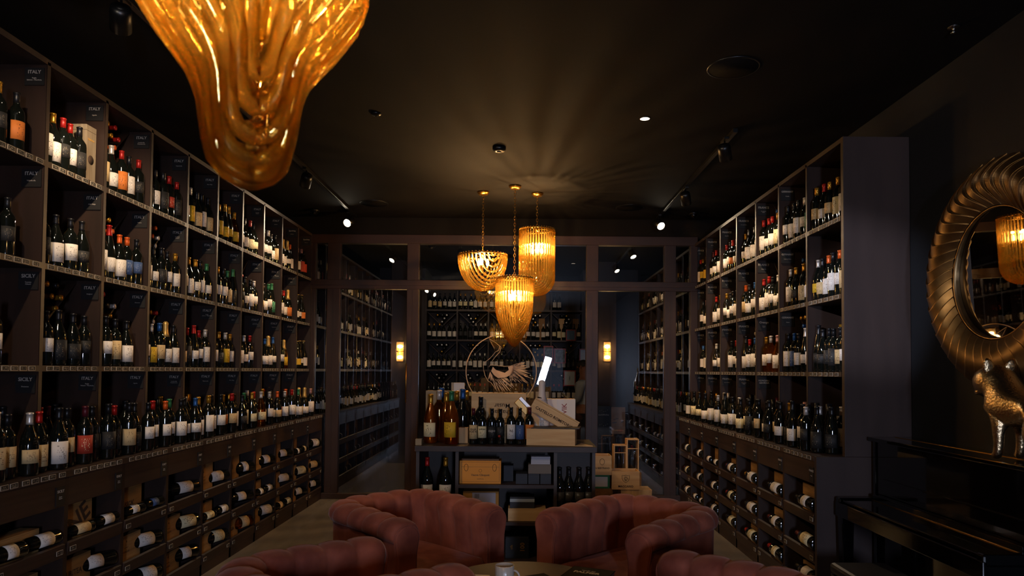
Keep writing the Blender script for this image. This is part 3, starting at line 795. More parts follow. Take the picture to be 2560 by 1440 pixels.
# ---------------------------------------------------------------- pendants of curved amber glass rods
def wfun(tab, s_):
    for (a, va), (b, vb) in zip(tab, tab[1:]):
        if s_ <= b: return va + (vb - va) * (s_ - a) / (b - a)
    return tab[-1][1]
def pendant(name_label, x, y, zrim, Rr, straight, depth, power, turn=0, n=18, rr=.0115, ex=1.0, nb=3, rise=0, bulbz=.2, chain=True, lamp=True, seg=8, wp=None):
    t = thing('pendant_lamp', name_label, 'pendant lamp', (x, y, 0), 0, 'amber glass pendant lamps')
    rods = bpy.data.objects
    # rods: half the rim points, each crossing to the mirrored point
    for k in range(n):
        th = -pi / 2 + pi * (k + .5) / n
        r = Rr * cos(th); yy = Rr * sin(th)
        if r < .004: continue
        pts = []
        ns = 3 if straight > .02 else 0
        for q in range(ns): pts.append((r, yy, -straight * q / ns))
        N = 16 if not wp else 34
        for q in range(N + 1):
            ph = pi * q / N; cx = cos(ph)
            dz = depth * (.25 + .75 * cos(th)) * max(sin(ph), 0) if ex != 1 else depth * cos(th) * max(sin(ph), 0)
            xx = r * (abs(cx) ** ex) * (1 if cx > 0 else -1)
            if wp: xx = r * wfun(wp, max(sin(ph), 0)) * (1 if cx > 0 else -1)
            elif ex != 1: xx += (.012 if cx > 0 else -.012) * max(sin(ph), 0); 
            pts.append((xx, yy * (1 if ex == 1 else (1 - .62 * max(sin(ph), 0) ** 2)), -straight - dz))
        for q in range(ns): pts.append((-r, yy, -straight * (ns - 1 - q) / ns))
        o = MB().tube(pts, rr, seg, M=T(0, 0, zrim) @ R(turn, 'Z')).build('glass_rod', AMBER, t)
    mb = MB(); ring = [(Rr * cos(a), Rr * sin(a), zrim + .006) for a in [2 * pi * q / 40 for q in range(40)]]
    mb.tube(ring, .006, 6, True)
    for q in range(2 * n):
        a = 2 * pi * (q + .5) / (2 * n); mb.lathe([(.004, 0), (.008, .005), (.008, .012), (.003, .017)], 8, T(Rr * cos(a), Rr * sin(a), zrim + .006))
    for a in (0, 2 * pi / 3, 4 * pi / 3):
        mb.tube([(0, 0, zrim + .02), (Rr * cos(a), Rr * sin(a), zrim + .006)], .004, 6)
    mb.lathe([(.022, -.03), (.03, -.01), (.02, .012), (.006, .03)], 14, T(0, 0, zrim + .02))
    mb.build('rim', BRASS, t)
    zb_ = zrim - bulbz
    for q in range(nb):
        a = 2 * pi * q / nb + .4; r = .055 if nb > 1 else 0
        MB().lathe([(.003, -.002), (.012, .008), (.016, .024), (.013, .045), (.005, .068), (.001, .076)], 12, T(r * cos(a), r * sin(a), zb_)).build('bulb', BULB, t)
        MB().cyl(.011, -.06, 0, 10, T(r * cos(a), r * sin(a), zb_)).build('candle_holder', BRASS, t)
    MB().cyl(.007, zb_ - .07, zrim + .02, 8).build('stem', BRASS, t)
    if chain:
        mb = MB(); z = zrim + .035; k = 0
        while z < HC - .05:
            a = k * pi / 2
            pts = [(.0095 * cos(q * pi / 5) , 0, .019 * sin(q * pi / 5)) for q in range(10)]
            mb.tube(pts, .0026, 5, True, M=T(0, 0, z + .016) @ R(a, 'Z')); z += .0315; k += 1
        mb.build('chain', BRASS, t)
        mb = MB(); mb.lathe([(.02, -.034), (.046, -.034), (.052, -.022), (.062, -.016), (.064, 0)], 28, T(0, 0, HC)); mb.build('canopy', BRASS, t)
    if lamp:
        for q in range(nb):
            a = 2 * pi * q / nb + .4
            light('pendant_light', 'POINT', (x + .055 * cos(a), y + .055 * sin(a), zb_ + .088), power / nb, WARM, shadow_soft_size=.010)
    return t
pendant('wide bowl-shaped amber glass pendant, left of the cluster over the counter', -.40, 7.33, 2.77, .252, .0, .36, 44, turn=.5, bulbz=.10, n=20)
pendant('long amber glass pendant with a rounded U bottom, right and highest in the cluster', .168, 7.37, 3.05, .182, .50, .182, 44, turn=-.15, bulbz=.24, n=20, rr=.0105)
pendant('amber glass pendant tapering to a point, lowest in the hanging cluster', -.064, 7.08, 2.50, .182, .26, .42, 38, turn=.6, bulbz=.22, n=20, rr=.0105, ex=1.9)
pendant('huge-looking amber glass pendant cut off by the top edge, nearest of all lamps', -.497, 1.27, 2.60, .195, .33, .36, 26, turn=.55, bulbz=.26, n=13, rr=.0155, ex=2.0, seg=12,
        wp=((0, 1), (.08, .97), (.27, .74), (.43, .50), (.57, .385), (.80, .33), (.90, .29), (.96, .2), (1, .03)))

# ---------------------------------------------------------------- track lights and ceiling fittings
def track(s, x, y0, y1, label):
    t = thing('lighting_track', label, 'track', (x, y0, HC))
    box('rail', BLACK, (-.018, .018, 0, y1 - y0, -.032, 0), t, .002)
    box('groove', mat('track_groove', '#3a3a3a', .3, .8), (-.006, .006, .002, y1 - y0 - .002, -.033, -.0315), t)
def spot_head(x, y, aim, label, lit=60, r=.05, L=.13, drop=.12, size=64, col=SPOTC):
    p = Vector((x, y, HC - drop - .02)); d = (Vector(aim) - p).normalized()
    t = thing('track_spotlight', label, 'spotlight', (x, y, HC - .03), 0, 'spotlights on the ceiling tracks')
    q = d.to_track_quat('Z', 'Y').to_matrix().to_4x4(); off = T(0, 0, -drop + .01)
    box('adapter', BLACK, (-.018, .018, -.06, .06, -.022, -.004), t, .002)
    MB().tube([(0, 0, -.02), (0, 0, -drop + .01)], .007).build('stem', BLACK, t)
    MB().lathe([(r * .55, -L * .5), (r * .9, -L * .45), (r, -L * .3), (r, L * .5), (r * .93, L * .5), (r * .9, L * .42)], 28, off @ q, caps=False).build('housing', BLACK, t)
    MB().cyl(r * .56, -L * .5, -L * .5 + .004, 20, off @ q).build('end_cap', BLACK, t)
    MB().cyl(r * .88, L * .36, L * .38, 24, off @ q).build('lens', LENS, t)
    if lit:
        lo = Vector((x, y, HC - .03)) + Vector((0, 0, -drop + .01)) + d * (L * .55)
        light('spot_beam', 'SPOT', lo, lit, col, spot_size=radians(size), spot_blend=.75, shadow_soft_size=.02, aim=aim)
track(-1, -2.0, .4, 8.45, 'black ceiling lighting track running above the left shelving')
track(1, 1.64, 5.35, 8.45, 'black ceiling lighting track running above the right shelving')
spot_head(-2.0, 3.45, (-2.7, 4.75, 2.3), 'black track spotlight at the top left corner of the view', 72)
spot_head(-1.98, 6.42, (-2.7, 7.6, 2.0), 'black spotlight hanging from the middle of the left track', 60)
spot_head(-2.02, 8.22, (-2.5, 6.3, 2.3), 'glaring lit spotlight at the far end of the left track', 60)
spot_head(1.60, 5.5, (2.2, 6.6, 1.9), 'black cylindrical spotlight nearest the right shelving end panel', 60)
spot_head(1.64, 6.98, (2.1, 8.0, 1.9), 'black spotlight midway along the right track', 50)
spot_head(1.62, 8.22, (2.1, 6.6, 2.2), 'glaring lit spotlight at the far end of the right track', 50)
# heads behind the view that the shelves catch
spot_head(-2.0, 2.2, (-2.65, 3.75, 2.2), 'black track spotlight on the left track behind the near pendant', 60)
spot_head(-2.0, 2.6, (2.2, 5.7, 2.5), 'black track spotlight turned from the left track to the right shelves', 90)
spot_head(-2.0, 2.95, (.1, 5.9, .9), 'unseen track spotlight added on the left track to brighten the counter', 60)  # extra head out of view, put in to brighten the counter
spot_head(-2.0, 1.3, (2.12, 4.66, 2.12), 'narrow track spotlight on the left track turned to the end panel', 850, size=13, col=(.74, .8, 1))
def disc(name, label, x, y, r, m, cat, th=.006):
    t = thing(name, label, cat, (x, y, HC))
    MB().lathe([(r, 0), (r, -th * .6), (r * .96, -th), (r * .93, -th)], 40, caps=False).build('rim', BLACK, t)
    MB().cyl(r * .93, -th * .8, -th * .5, 40).build('grille', m, t); return t
GR = mat('speaker_grille', '#080707', .85, spec=.1, noise=('#0c0b0a', (300, 300, 300), 1, .1))
disc('ceiling_speaker', 'large round black ceiling speaker in front of the right shelving', 1.30, 4.28, .16, GR, 'speaker')
disc('ceiling_speaker', 'round black ceiling speaker beside the left track near the glass', -1.66, 7.88, .16, GR, 'speaker')
disc('ceiling_speaker', 'round black ceiling speaker beside the right track near the glass', 1.24, 7.99, .16, GR, 'speaker')
t = disc('recessed_downlight', 'small lit recessed downlight in the dark ceiling', .91, 5.16, .038, mat('downlight_glow', '#ffffff', emit=(1, .8, .6), estr=2.2), 'downlight', .004)
t = thing('smoke_detector', 'small round black smoke detector on the ceiling before the pendants', 'smoke detector', (-.19, 5.86, HC))
MB().lathe([(.056, 0), (.056, -.02), (.045, -.034), (.022, -.038)], 28).build('housing', BLACK, t)
MB().cyl(.02, -.042, -.037, 16).build('sensor', mat('sensor_grey', '#3c3a38'), t)
t = thing('ceiling_sensor', 'tiny black motion sensor on the ceiling left of the smoke detector', 'sensor', (-1.07, 5.1, HC))
MB().lathe([(.038, 0), (.038, -.008), (.02, -.018)], 20).build('housing', BLACK, t); MB().cyl(.008, -.022, -.016, 10).build('eye', GLASS, t)
for x, y, l in ((-2.42, 8.2, 'left'), (2.02, 8.2, 'right')):
    t = thing('dome_camera', f'black dome security camera high in the corner above the {l} shelving', 'security camera', (x, y, HC))
    MB().cyl(.055, -.03, 0, 24).build('base', BLACK, t)
    MB().lathe([(.04, -.03), (.038, -.045), (.028, -.06), (.012, -.068), (.002, -.07)], 20).build('dome', mat('smoked_dome', '#050505', .05, spec=.8), t)
t = thing('sprinkler_head', 'small sprinkler on the ceiling near the wall above the mirror', 'sprinkler', (2.33, 3.75, HC))
MB().lathe([(.03, 0), (.03, -.004), (.008, -.006), (.008, -.03), (.016, -.032)], 16).build('head', mat('chrome', '#9a9a9a', .2, 1), t)

# ---------------------------------------------------------------- tub armchairs
def armchair(x, y, ang, label):
    t = thing('tub_armchair', label, 'armchair', (x, y, 0), ang, 'velvet tub armchairs around the low table')
    hw, hd, tk, rad = .40, .41, .15, .26
    c = hw - tk / 2; f = hd; b = -hd + tk / 2; rr = rad - tk / 2
    P = [];
    def line(p, q, n): 
        for k in range(n): P.append((p[0] + (q[0] - p[0]) * k / n, p[1] + (q[1] - p[1]) * k / n))
    line((c, f), (c, b + rr), 60)
    for k in range(40): a = -pi / 2 * k / 40; P.append((c - rr + rr * cos(a), b + rr + rr * sin(a)))
    line((c - rr, b), (-c + rr, b), 50)
    for k in range(40): a = -pi / 2 - pi / 2 * k / 40; P.append((-c + rr + rr * cos(a), b + rr + rr * sin(a)))
    line((-c, b + rr), (-c, f), 60); P.append((-c, f))
    P = [Vector((p[0], p[1], 0)) for p in P]
    s = [0]
    for k in range(1, len(P)): s.append(s[-1] + (P[k] - P[k - 1]).length)
    L = s[-1]; NCH = 13; NS = NCH * 10; out = []
    j = 0
    for k in range(NS + 1):
        u = L * k / NS
        while j < len(P) - 2 and s[j + 1] < u: j += 1
        w_ = (u - s[j]) / max(s[j + 1] - s[j], 1e-6); p = P[j].lerp(P[j + 1], min(w_, 1)); d = (P[min(j + 2, len(P) - 1)] - P[max(j - 1, 0)]).normalized()
        out.append((p, Vector((d.y, -d.x, 0)) * -1, k))
    H = .775
    # inner + roll: profile from the seat up and over to the outside seam
    v = []; fcs = []
    prof = [(-.055, .30, 0), (-.058, .40, 1), (-.064, .50, 1), (-.072, .60, 1), (-.084, .67, 1), (-.092, .705, 1), (-.088, .735, 1), (-.070, .760, 1), (-.040, .775, 1), (0, .780, 1), (.040, .775, 1), (.070, .758, 1), (.088, .732, 1), (.092, .705, .9), (.084, .682, .4), (.070, .674, 0), (0, .66, 0), (-.02, .30, 0)]
    npf = len(prof)
    for p, nrm, k in out:
        out_n = Vector((nrm.x, nrm.y, 0))
        # outward is away from the chair's middle
        if out_n.dot(p - Vector((0, .12, 0))) < 0: out_n = -out_n
        ph = (k % 10) / 10; bl = abs(sin(pi * k / 10)) ** .55
        arm = max(0, (p.y + .05) / (f + .05)); drop = .018 * arm
        endc = min(1, min(k, NS - k) / 4); 
        for n_, z, m_ in prof:
            bulge = .017 * (bl - .55) * m_
            cz = .70; ln = math.hypot(n_, max(z - cz, 0)) or 1
            dn = bulge * (n_ / ln if z > cz else (-1 if n_ < 0 else 1)); dz = bulge * (max(z - cz, 0) / ln)
            q = p + out_n * (n_ + dn); v.append((q.x, q.y, z + dz - drop * (z > .45)))
    for k in range(NS):
        for i in range(npf):
            a = k * npf + i; b_ = k * npf + (i + 1) % npf
            fcs.append((a, b_, b_ + npf, a + npf))
    fcs += [tuple(range(npf)), tuple(range(NS * npf, NS * npf + npf))[::-1]]
    o = MB().add(v, fcs, smooth=True).build('channelled_backrest', VELVET, t)
    bm_fix(o)
    # outer shell below the roll
    v = []; fcs = []; pr = [(.066, .676), (.070, .66), (.066, .40), (.060, .06), (-.03, .06), (-.03, .64)]; npf = len(pr)
    for p, nrm, k in out:
        out_n = Vector((nrm.x, nrm.y, 0)); 
        if out_n.dot(p - Vector((0, .12, 0))) < 0: out_n = -out_n
        arm = max(0, (p.y + .05) / (f + .05)); drop = .018 * arm
        for n_, z in pr: q = p + out_n * n_; v.append((q.x, q.y + (.002 if k in (0, NS) else 0), z - drop * (z > .45)))
    for k in range(NS):
        for i in range(npf):
            a = k * npf + i; b_ = k * npf + (i + 1) % npf; fcs.append((a, b_, b_ + npf, a + npf))
    fcs += [tuple(range(npf)), tuple(range(NS * npf, NS * npf + npf))[::-1]]
    o = MB().add(v, fcs, smooth=False).build('outer_shell', VELVET, t); bm_fix(o)
    for p_ in o.data.polygons: p_.use_smooth = len(p_.vertices) == 4
    # arm fronts: padded upright panels with a seam round them
    for sx in (-1, 1):
        mb = MB(); cx = sx * c; pts = []
        for k in range(13): a = pi * k / 12; pts.append((cx + .080 * cos(a), .690 + .072 * sin(a)))
        pts = [(cx + .060, .07)] + [(cx + .064, .60)] + pts + [(cx - .064, .60), (cx - .060, .07)]
        M = Matrix(((1, 0, 0, 0), (0, 0, 1, 0), (0, 1, 0, -.018), (0, 0, 0, 1)))
        mb.prism([(a, b_) for a, b_ in pts][::-1], f - .01, f + .016, M); mb.build('arm_front', VELVET, t, bevel=.010)
        MB().tube([(a, f + .006, b_ - .018) for a, b_ in [(cx + (q[0] - cx) * 1.02, q[1] + .002) for q in pts]], .0035, 6).build('piping', VELVET, t)
    # seat
    v = []; fcs = []; n = 22; iw = c - .05
    def sq(u, w_): return u, w_
    for j in range(n + 1):
        for i in range(n + 1):
            u = -1 + 2 * i / n; w_ = -1 + 2 * j / n
            ex_ = 1 - .10 * w_ ** 4 * (w_ < 0); X_ = iw * u * ex_; Y_ = .045 + (hd - .055) * w_ + (.035 * (1 - u * u) if w_ > 0 else 0) * w_
            e_ = max(abs(u), abs(w_)); z = .470 + .018 * (1 - u * u) * (1 - w_ * w_) - .05 * max(0, (e_ - .82) / .18) ** 2.5
            v.append((X_, Y_, z))
    for j in range(n):
        for i in range(n): a = j * (n + 1) + i; fcs.append((a, a + 1, a + n + 2, a + n + 1))
    rim = [i for i in range(n + 1)] + [(j + 1) * (n + 1) - 1 for j in range(1, n + 1)] + [n * (n + 1) + i for i in range(n - 1, -1, -1)] + [j * (n + 1) for j in range(n - 1, 0, -1)]
    k0 = len(v); v += [(v[i][0], v[i][1], .31) for i in rim]; m_ = len(rim)
    fcs += [(rim[i], k0 + i, k0 + (i + 1) % m_, rim[(i + 1) % m_]) for i in range(m_)]
    fcs.append(tuple(range(k0, k0 + m_)))
    o = MB().add(v, fcs, smooth=True).build('seat_cushion', VELVET, t); bm_fix(o)
    box('seat_base', VELVET, (-c + .04, c - .04, -hd + .1, hd + .004, .07, .315), t, .01)
    for sx in (-1, 1):
        for sy in (-1, 1): MB().lathe([(.016, 0), (.024, .07)], 12, T(sx * .31, sy * .30, 0)).build('leg', BLACK, t)
    return t
import bmesh
def bm_fix(o):
    bm = bmesh.new(); bm.from_mesh(o.data); bmesh.ops.recalc_face_normals(bm, faces=bm.faces); bm.to_mesh(o.data); bm.free()
# the opening of a chair looks along its own +Y
armchair(-.66, 4.30, radians(-135), 'rose velvet tub armchair before the left half of the counter')
armchair(.68, 4.17, radians(135), 'rose velvet tub armchair before the right half of the counter')
armchair(-.75, 2.93, radians(-45), 'brownish velvet tub armchair seen from behind, nearest the left shelves')
armchair(.74, 2.72, radians(45), 'pink velvet tub armchair seen from behind, nearest the piano')

# ---------------------------------------------------------------- low table with cup, books, papers
TZ = .55
t = thing('round_table', 'round dark brown low table between the four armchairs', 'table', (.02, 3.42, 0))
TB = mat('table_brown', '#170b08', .45, coat=0, spec=.25, noise=('#22100c', (3, 40, 3), 4, .2))
MB().lathe([(.395, 0), (.40, .004), (.40, .026), (.395, .03)], 64, T(0, 0, TZ - .03)).build('table_top', TB, t)
MB().cyl(.04, .02, TZ - .03, 24).build('pedestal', BLACK, t); MB().lathe([(.24, 0), (.24, .012), (.04, .025)], 40).build('foot', BLACK, t)
t = thing('coffee_cup', 'ribbed white cup of milky coffee on the low table', 'cup', (-.065, 3.36, TZ))
CER = mat('glazed_white', '#b9ae9f', .3, coat=.3)
pr = [(.036, 0), (.042, .006), (.0445, .05), (.0455, .104), (.0425, .105), (.041, .05), (.038, .012), (.0, .010)]
mb = MB(); mb.lathe(pr, 48, caps=False)
for k, p in enumerate(mb.v):
    if k < 48 * 4 and (k % 3 == 0) and p[2] < .1: mb.v[k] = (p[0] * .965, p[1] * .965, p[2])
mb.build('cup_body', CER, t); MB().cyl(.0415, .086, .088, 32).build('coffee', mat('milky_coffee', '#9a6f48', .3), t)
MB().tube([(.044 + .028 * sin(a), 0, .052 + .03 * cos(a)) for a in [pi * k / 10 for k in range(11)]], .005, 8, M=R(-.25, 'Z')).build('handle', CER, t)
def book(name, label, x, y, z, sx, sy, sz, rz, cover, cat='book', pages=True, tiltm=None, group=None):
    t = thing(name, label, cat, (x, y, z), rz, group)
    M = tiltm or Matrix()
    if pages:
        MB().box(-sx / 2, sx / 2, -sy / 2, sy / 2, 0, .003, M).box(-sx / 2, sx / 2, -sy / 2, sy / 2, sz - .003, sz, M).box(-sx / 2, -sx / 2 + .003, -sy / 2, sy / 2, 0, sz, M).build('cover', cover, t)
        MB().box(-sx / 2 + .003, sx / 2 - .004, -sy / 2 + .004, sy / 2 - .004, .003, sz - .003, M).build('page_block', mat('page_edges', '#a79c8c', .8), t)
    else:
        MB().box(-sx / 2, sx / 2, -sy / 2, sy / 2, 0, sz, M).build('sheets', cover, t)
    return t
book('book', 'red-spined hardback lying beneath the dark book on the table', .275, 3.33, TZ, .20, .26, .034, -.42, mat('red_cover', '#6e0c14', .6))
bk = book('book', 'large dark book titled in white on top of the red-spined one', .315, 3.335, TZ + .0345, .21, .27, .03, -.42, mat('dark_cover', '#080706', .8, spec=.08))
text('TALES OF', .016, WHITE, T(-.01, .075, .0305), bk, .0002); text('PALMER', .036, WHITE, T(-.01, .045, .0305), bk, .0012)
MB().add([(.085 * cos(a) + .01, .05 * sin(a) - .09 + .02, .0303) for a in [pi * k / 16 for k in range(17)]], [tuple(range(17))]).build('olive_motif', mat('olive_print', '#38300f', .6), bk)
book('brochure', 'white brochure under the red-spined book, sticking out at the left', .205, 3.30, TZ, .10, .21, .012, .25, WHITE, 'brochure', False)
b_ = book('magazine', 'black magazine with white script between the cup and the books', .105, 3.42, TZ + .006, .17, .22, .006, .5, mat('black_cover', '#070607', .8, spec=.08), 'magazine', False)
MB().tube([(-.06 + .012 * k, .05 + .012 * sin(k * 1.9), .0065) for k in range(11)], .0022, 6).build('script_marks', WHITE, b_)
book('magazine', 'brown magazine beneath the black one on the table', .07, 3.38, TZ, .18, .22, .0055, .15, mat('brown_cover', '#4b3426', .4), 'magazine', False)
for k, (a, zz) in enumerate(((.9, 0), (1.05, .007), (1.2, .014), (1.32, .021), (1.45, .028))):
    book('menu', f'white folded menu, {WORDN[k + 1]} from the bottom of the fanned pile left of the cup', -.232 - .006 * k, 3.36 + .004 * k, TZ + zz, .15, .22, .006, a, mat('menu_paper', '#b4aaa0', .6), 'menu', False, group='menus fanned on the table')

# ---------------------------------------------------------------- central counter
YC = 5.70
def cx_(px, Y=YC): return (px - 1300) * Y / F
def cz_(py, Y=YC): return at(1300, py, Y).z
CT = cz_(1116)
t = thing('display_counter', 'dark oak display counter in front of the glass wall', 'counter', (0, YC, 0))
xa, xb2 = cx_(1043), cx_(1488)
box('worktop', WOODX, (xa - .01, xb2 + .015, -.02, .62, CT - .045, CT), t, .002)
CTOP = CT
xd1, xd2 = cx_(1141), cx_(1386)
for x in (xa, xd1, xd2, xb2 - .022): box('upright', WOOD, (x, x + .026, 0, .60, .045, CT - .045), t)
box('back_panel', WOOD, (xa, xb2, .585, .60, 0, CT - .045), t)
box('plinth', WOODX, (xa, xb2, .02, .6, 0, .045), t)
S1, S2 = cz_(1217), cz_(1310)
box('shelf', WOODX, (xd1 + .026, xd2, 0, .585, S1 - .014, S1 + .014), t); box('shelf', WOODX, (xd1 + .026, xd2, 0, .585, S2 - .014, S2 + .014), t)
box('shelf', WOODX, (xa + .026, xd1, 0, .585, S1 - .183, S1 - .155), t)
box('shelf', WOODX, (xd2 + .026, xb2 - .022, .0, .585, S1 - .210, S1 - .185), t)
box('niche_back', WOOD, (xd2 + .026, xb2 - .022, .15, .165, .055, CT - .045), t)
for x in (xa, xd1, xd2, xb2 - .022): box('bottom_edge', EDGE, (x, x + .026, -.001, 0, .045, CT - .045), t)
box('bottom_shelf', WOODX, (xa, xb2, 0, .585, .03, .055), t)

def show_bottle(px, Y, typ, cap, lb, label, sc=1.0, lv=0, z=None, glass='d', name='wine_bottle', words=None, wcol=None, wm=None, ws=.022, face=-pi / 2, grp=None):
    x = (px - 1300) * Y / F
    M = T(x, Y, (CTOP if z is None else z) + .0005) @ R(face, 'Z') @ Matrix.Scale(sc, 4)
    o = bottle_at(M, typ, cap, lb, lv, glass, name, label, 'wine bottle', grp)
    if words:
        R0 = BM[typ][4]
        zz = wm or .10
        me = text_mesh(words, ws, .0003, space=.9).copy()
        for vtx in me.vertices:
            a = vtx.co.x / R0; h = vtx.co.y; e = vtx.co.z
            rr_ = R0 + .0012 + e
            vtx.co = (rr_ * cos(a), rr_ * sin(a), zz + h)
        me.materials.clear(); me.materials.append(wcol or BURN)
        put_mesh('lettering', me, wcol or BURN, o)
    return o
def scm(p0, p1, Y, H): return ((p1 - p0) * Y / F) / H
YR = 5.86
g_ = None
show_bottle(1185, YR, 'bordeaux', 'm', 'G', 'bottle with tall beige label, first from left in the counter front row', .98, 2, words='GHIA\nFORTE', ws=.022, wm=.115)
show_bottle(1207, YR - .02, 'bordeaux', 'k', 'C', 'bottle with cream label and small red mark, second in the counter front row', 1.0, 0, words='CONFORTI', ws=.011, wm=.125)
show_bottle(1231, YR, 'bordeaux', 'k', 'K', 'black bottle lettered in white, third in the counter front row', .98, 0, words='cupo', ws=.032, wm=.115, wcol=GREYTXT)
show_bottle(1252, YR - .01, 'bordeaux', 'k', 'K', 'black bottle with a small red dot, fourth in the counter front row', .97, 1)
show_bottle(1279, YR, 'bordeaux', 'k', 'W', 'bottle with white labelled letter N, fifth in the counter front row', 1.02, 2, words='N', ws=.03, wm=.11)
show_bottle(1301, YR - .01, 'bordeaux', 'k', 'B', 'bottle with teal-blue picture label, sixth in the counter front row', 1.0, 2)
show_bottle(1325, YR, 'bordeaux', 'm', 'O', 'bottle with orange-red picture label, last in the counter front row', 1.02, 2)
MB().lathe([(.010, 0), (.010, .0008)], 16, T(cx_(1250, YR), YR - .051, CTOP + .07) @ R(pi / 2, 'X')).build('red_dot_sticker', mat('red_sticker', '#a02a18', .5), [o for o in bpy.data.objects if o.get('label', '').startswith('black bottle with a small red dot')][0]).matrix_parent_inverse = [o for o in bpy.data.objects if o.get('label', '').startswith('black bottle with a small red dot')][0].matrix_basis.inverted()
# amber bottles on the left of the counter
for px, Y, typ, sc, cap, lb, l in ((1078, 5.93, 'burgundy', 1.36, 'g', 'C', 'large amber bottle wrapped in orange film, first at the counter left end'), (1099, 6.08, 'bordeaux', 1.45, 'w', '-', 'tall amber bottle with a silver neck behind the wrapped ones'),
                             (1117, 5.97, 'burgundy', 1.40, 'g', '-', 'large amber bottle in orange film, beside the cognac-coloured one')):
    show_bottle(px, Y, typ, cap, lb, l, sc, 0, glass='a', face=-pi / 2 - .3)
show_bottle(1130, 5.84, 'burgundy', 'n', 'Y', 'cognac-coloured bottle with yellow label, front of the amber group', 1.46, 0, glass='a', face=-pi / 2 - .5)
for px, Y, c, sc, l in ((1105, 6.2, 'b', 1.52, 'tall blue-capped bottle behind the amber group'), (1143, 6.14, 'g', 1.42, 'gold-necked dark bottle between the amber group and blue-capped one'), (1158, 6.10, 'b', 1.5, 'broad blue-capped dark bottle left of the front row'), (1167, 6.22, 'g', 1.42, 'gold-necked dark bottle right of the broad blue-capped one'),
                        (1203, 6.02, 'k', 1.28, 'tall dark bottle with a tag behind the front row')):
    show_bottle(px, Y, 'bordeaux' if c != 'b' else 'burgundy', c, '-', l, sc)
show_bottle(1355, 6.08, 'sparkling', 'p', 'W', 'large white champagne bottle standing behind the leaning crate lid', 1.66, 1, glass='d')
champ = [o for o in bpy.data.objects if o.get('label', '').startswith('large white champagne')][0]
champ.material_slots[0].material = mat('white_lacquer_bottle', '#c9b8ae', .35)
for c in champ.children:
    if c.name.startswith('capsule'): c.material_slots[0].material = mat('white_foil', '#c9bcb4', .5)
MB().tube([(.0175 * cos(a), .0175 * sin(a), .225 - .004 * sin(a)) for a in [2 * pi * k / 16 for k in range(16)]], .006, 8, True).build('neck_ribbon', mat('black_gold_ribbon', '#2a2010', .3, .6), champ)

def crate(name, label, x, y, z, sx, sy, sz, m, rz=0, open_top=False, lid=True, tilt=None, cat='wooden crate', grp=None, th=.009):
    t = thing(name, label, cat, (x, y, z), rz, grp)
    if tilt: t.rotation_euler = tilt
    if open_top:
        for nm, b in (('front_board', (-sx / 2, sx / 2, -sy / 2, -sy / 2 + th, 0, sz)), ('rear_board', (-sx / 2, sx / 2, sy / 2 - th, sy / 2, 0, sz)),
                      ('side_board', (-sx / 2, -sx / 2 + th, -sy / 2 + th, sy / 2 - th, 0, sz)), ('side_board', (sx / 2 - th, sx / 2, -sy / 2 + th, sy / 2 - th, 0, sz)),
                      ('bottom_board', (-sx / 2 + th, sx / 2 - th, -sy / 2 + th, sy / 2 - th, 0, th))):
            box(nm, m, b, t, .001)
    else:
        box('crate_body', m, (-sx / 2, sx / 2, -sy / 2, sy / 2, 0, sz - th), t, .001)
        box('crate_lid', m, (-sx / 2, sx / 2, -sy / 2, sy / 2, sz - th, sz), t, .001)
    return t
def front(z, y): return facing((0, -1, 0), (0, y - .0008, z))
# crate with upside-down script
Y = 6.12
zc0, zc1 = CTOP, cz_(983, Y)
c1 = crate('wooden_crate', 'upright wooden crate with upside-down script, tallest at the counter middle', cx_(1248, Y), Y + .02, CTOP, (1316 - 1181) * Y / F, .16, zc1 - zc0, PINE)
text('Chateau\nMusar', .055, BURN, facing((0, -1, 0), (.03, -.0808, (zc1 - zc0) * .68)) @ R(pi, 'Z'), c1, .0002)
box('divider_seam', BURN, (-.2, .2, -.0806, -.0802, .20, .203), c1)
c2 = crate('wooden_crate', 'plain pale crate below the script crate, behind the front row', cx_(1272, 5.99), 5.985, CTOP, .27, .05, .155, PINE)
crate('cardboard_box', 'tan box standing at the back left of the counter', cx_(1096, 6.2), 6.262, CTOP, .22, .09, cz_(978, 6.25) - CTOP, mat('tan_card', '#8f7a5c', .7), cat='box')
crate('cardboard_box', 'tall white box standing behind the amber bottles', cx_(1146, 6.3), 6.27, CTOP, .098, .09, cz_(958, 6.25) - CTOP, mat('white_board', '#dccfc2', .6), rz=.35, cat='box')
crate('cardboard_box', 'small pale box at the very left end of the counter', cx_(1047), 5.76, CTOP, .05, .06, .05, mat('tan_card', '#8f7a5c'), cat='box')
c3 = crate('wooden_crate', 'small upright wood box between amber bottles and front row', cx_(1161, 5.95), 5.96, CTOP, .075, .08, .13, PINEV, cat='box')
# VIK box
Y = 6.15; zv = cz_(997, Y) - CTOP
v_ = crate('gift_box', 'white gift box with red letters VIK behind the crate lid', cx_(1404, Y), Y + .08, CTOP, (1439 - 1369) * Y / F, .14, zv, mat('white_board', '#dccfc2'), cat='gift box')
box('paper_band', mat('pale_band', '#d5cdc6', .5), (-.04, .02, -.0712, -.0702, 0, zv), v_)
text('VIK', .062, mat('red_print', '#8a2a20', .6), facing((0, -1, 0), (.028, -.0715, cz_(1021, 6.15) - CTOP)) @ R(pi / 2, 'Z'), v_, .0004)
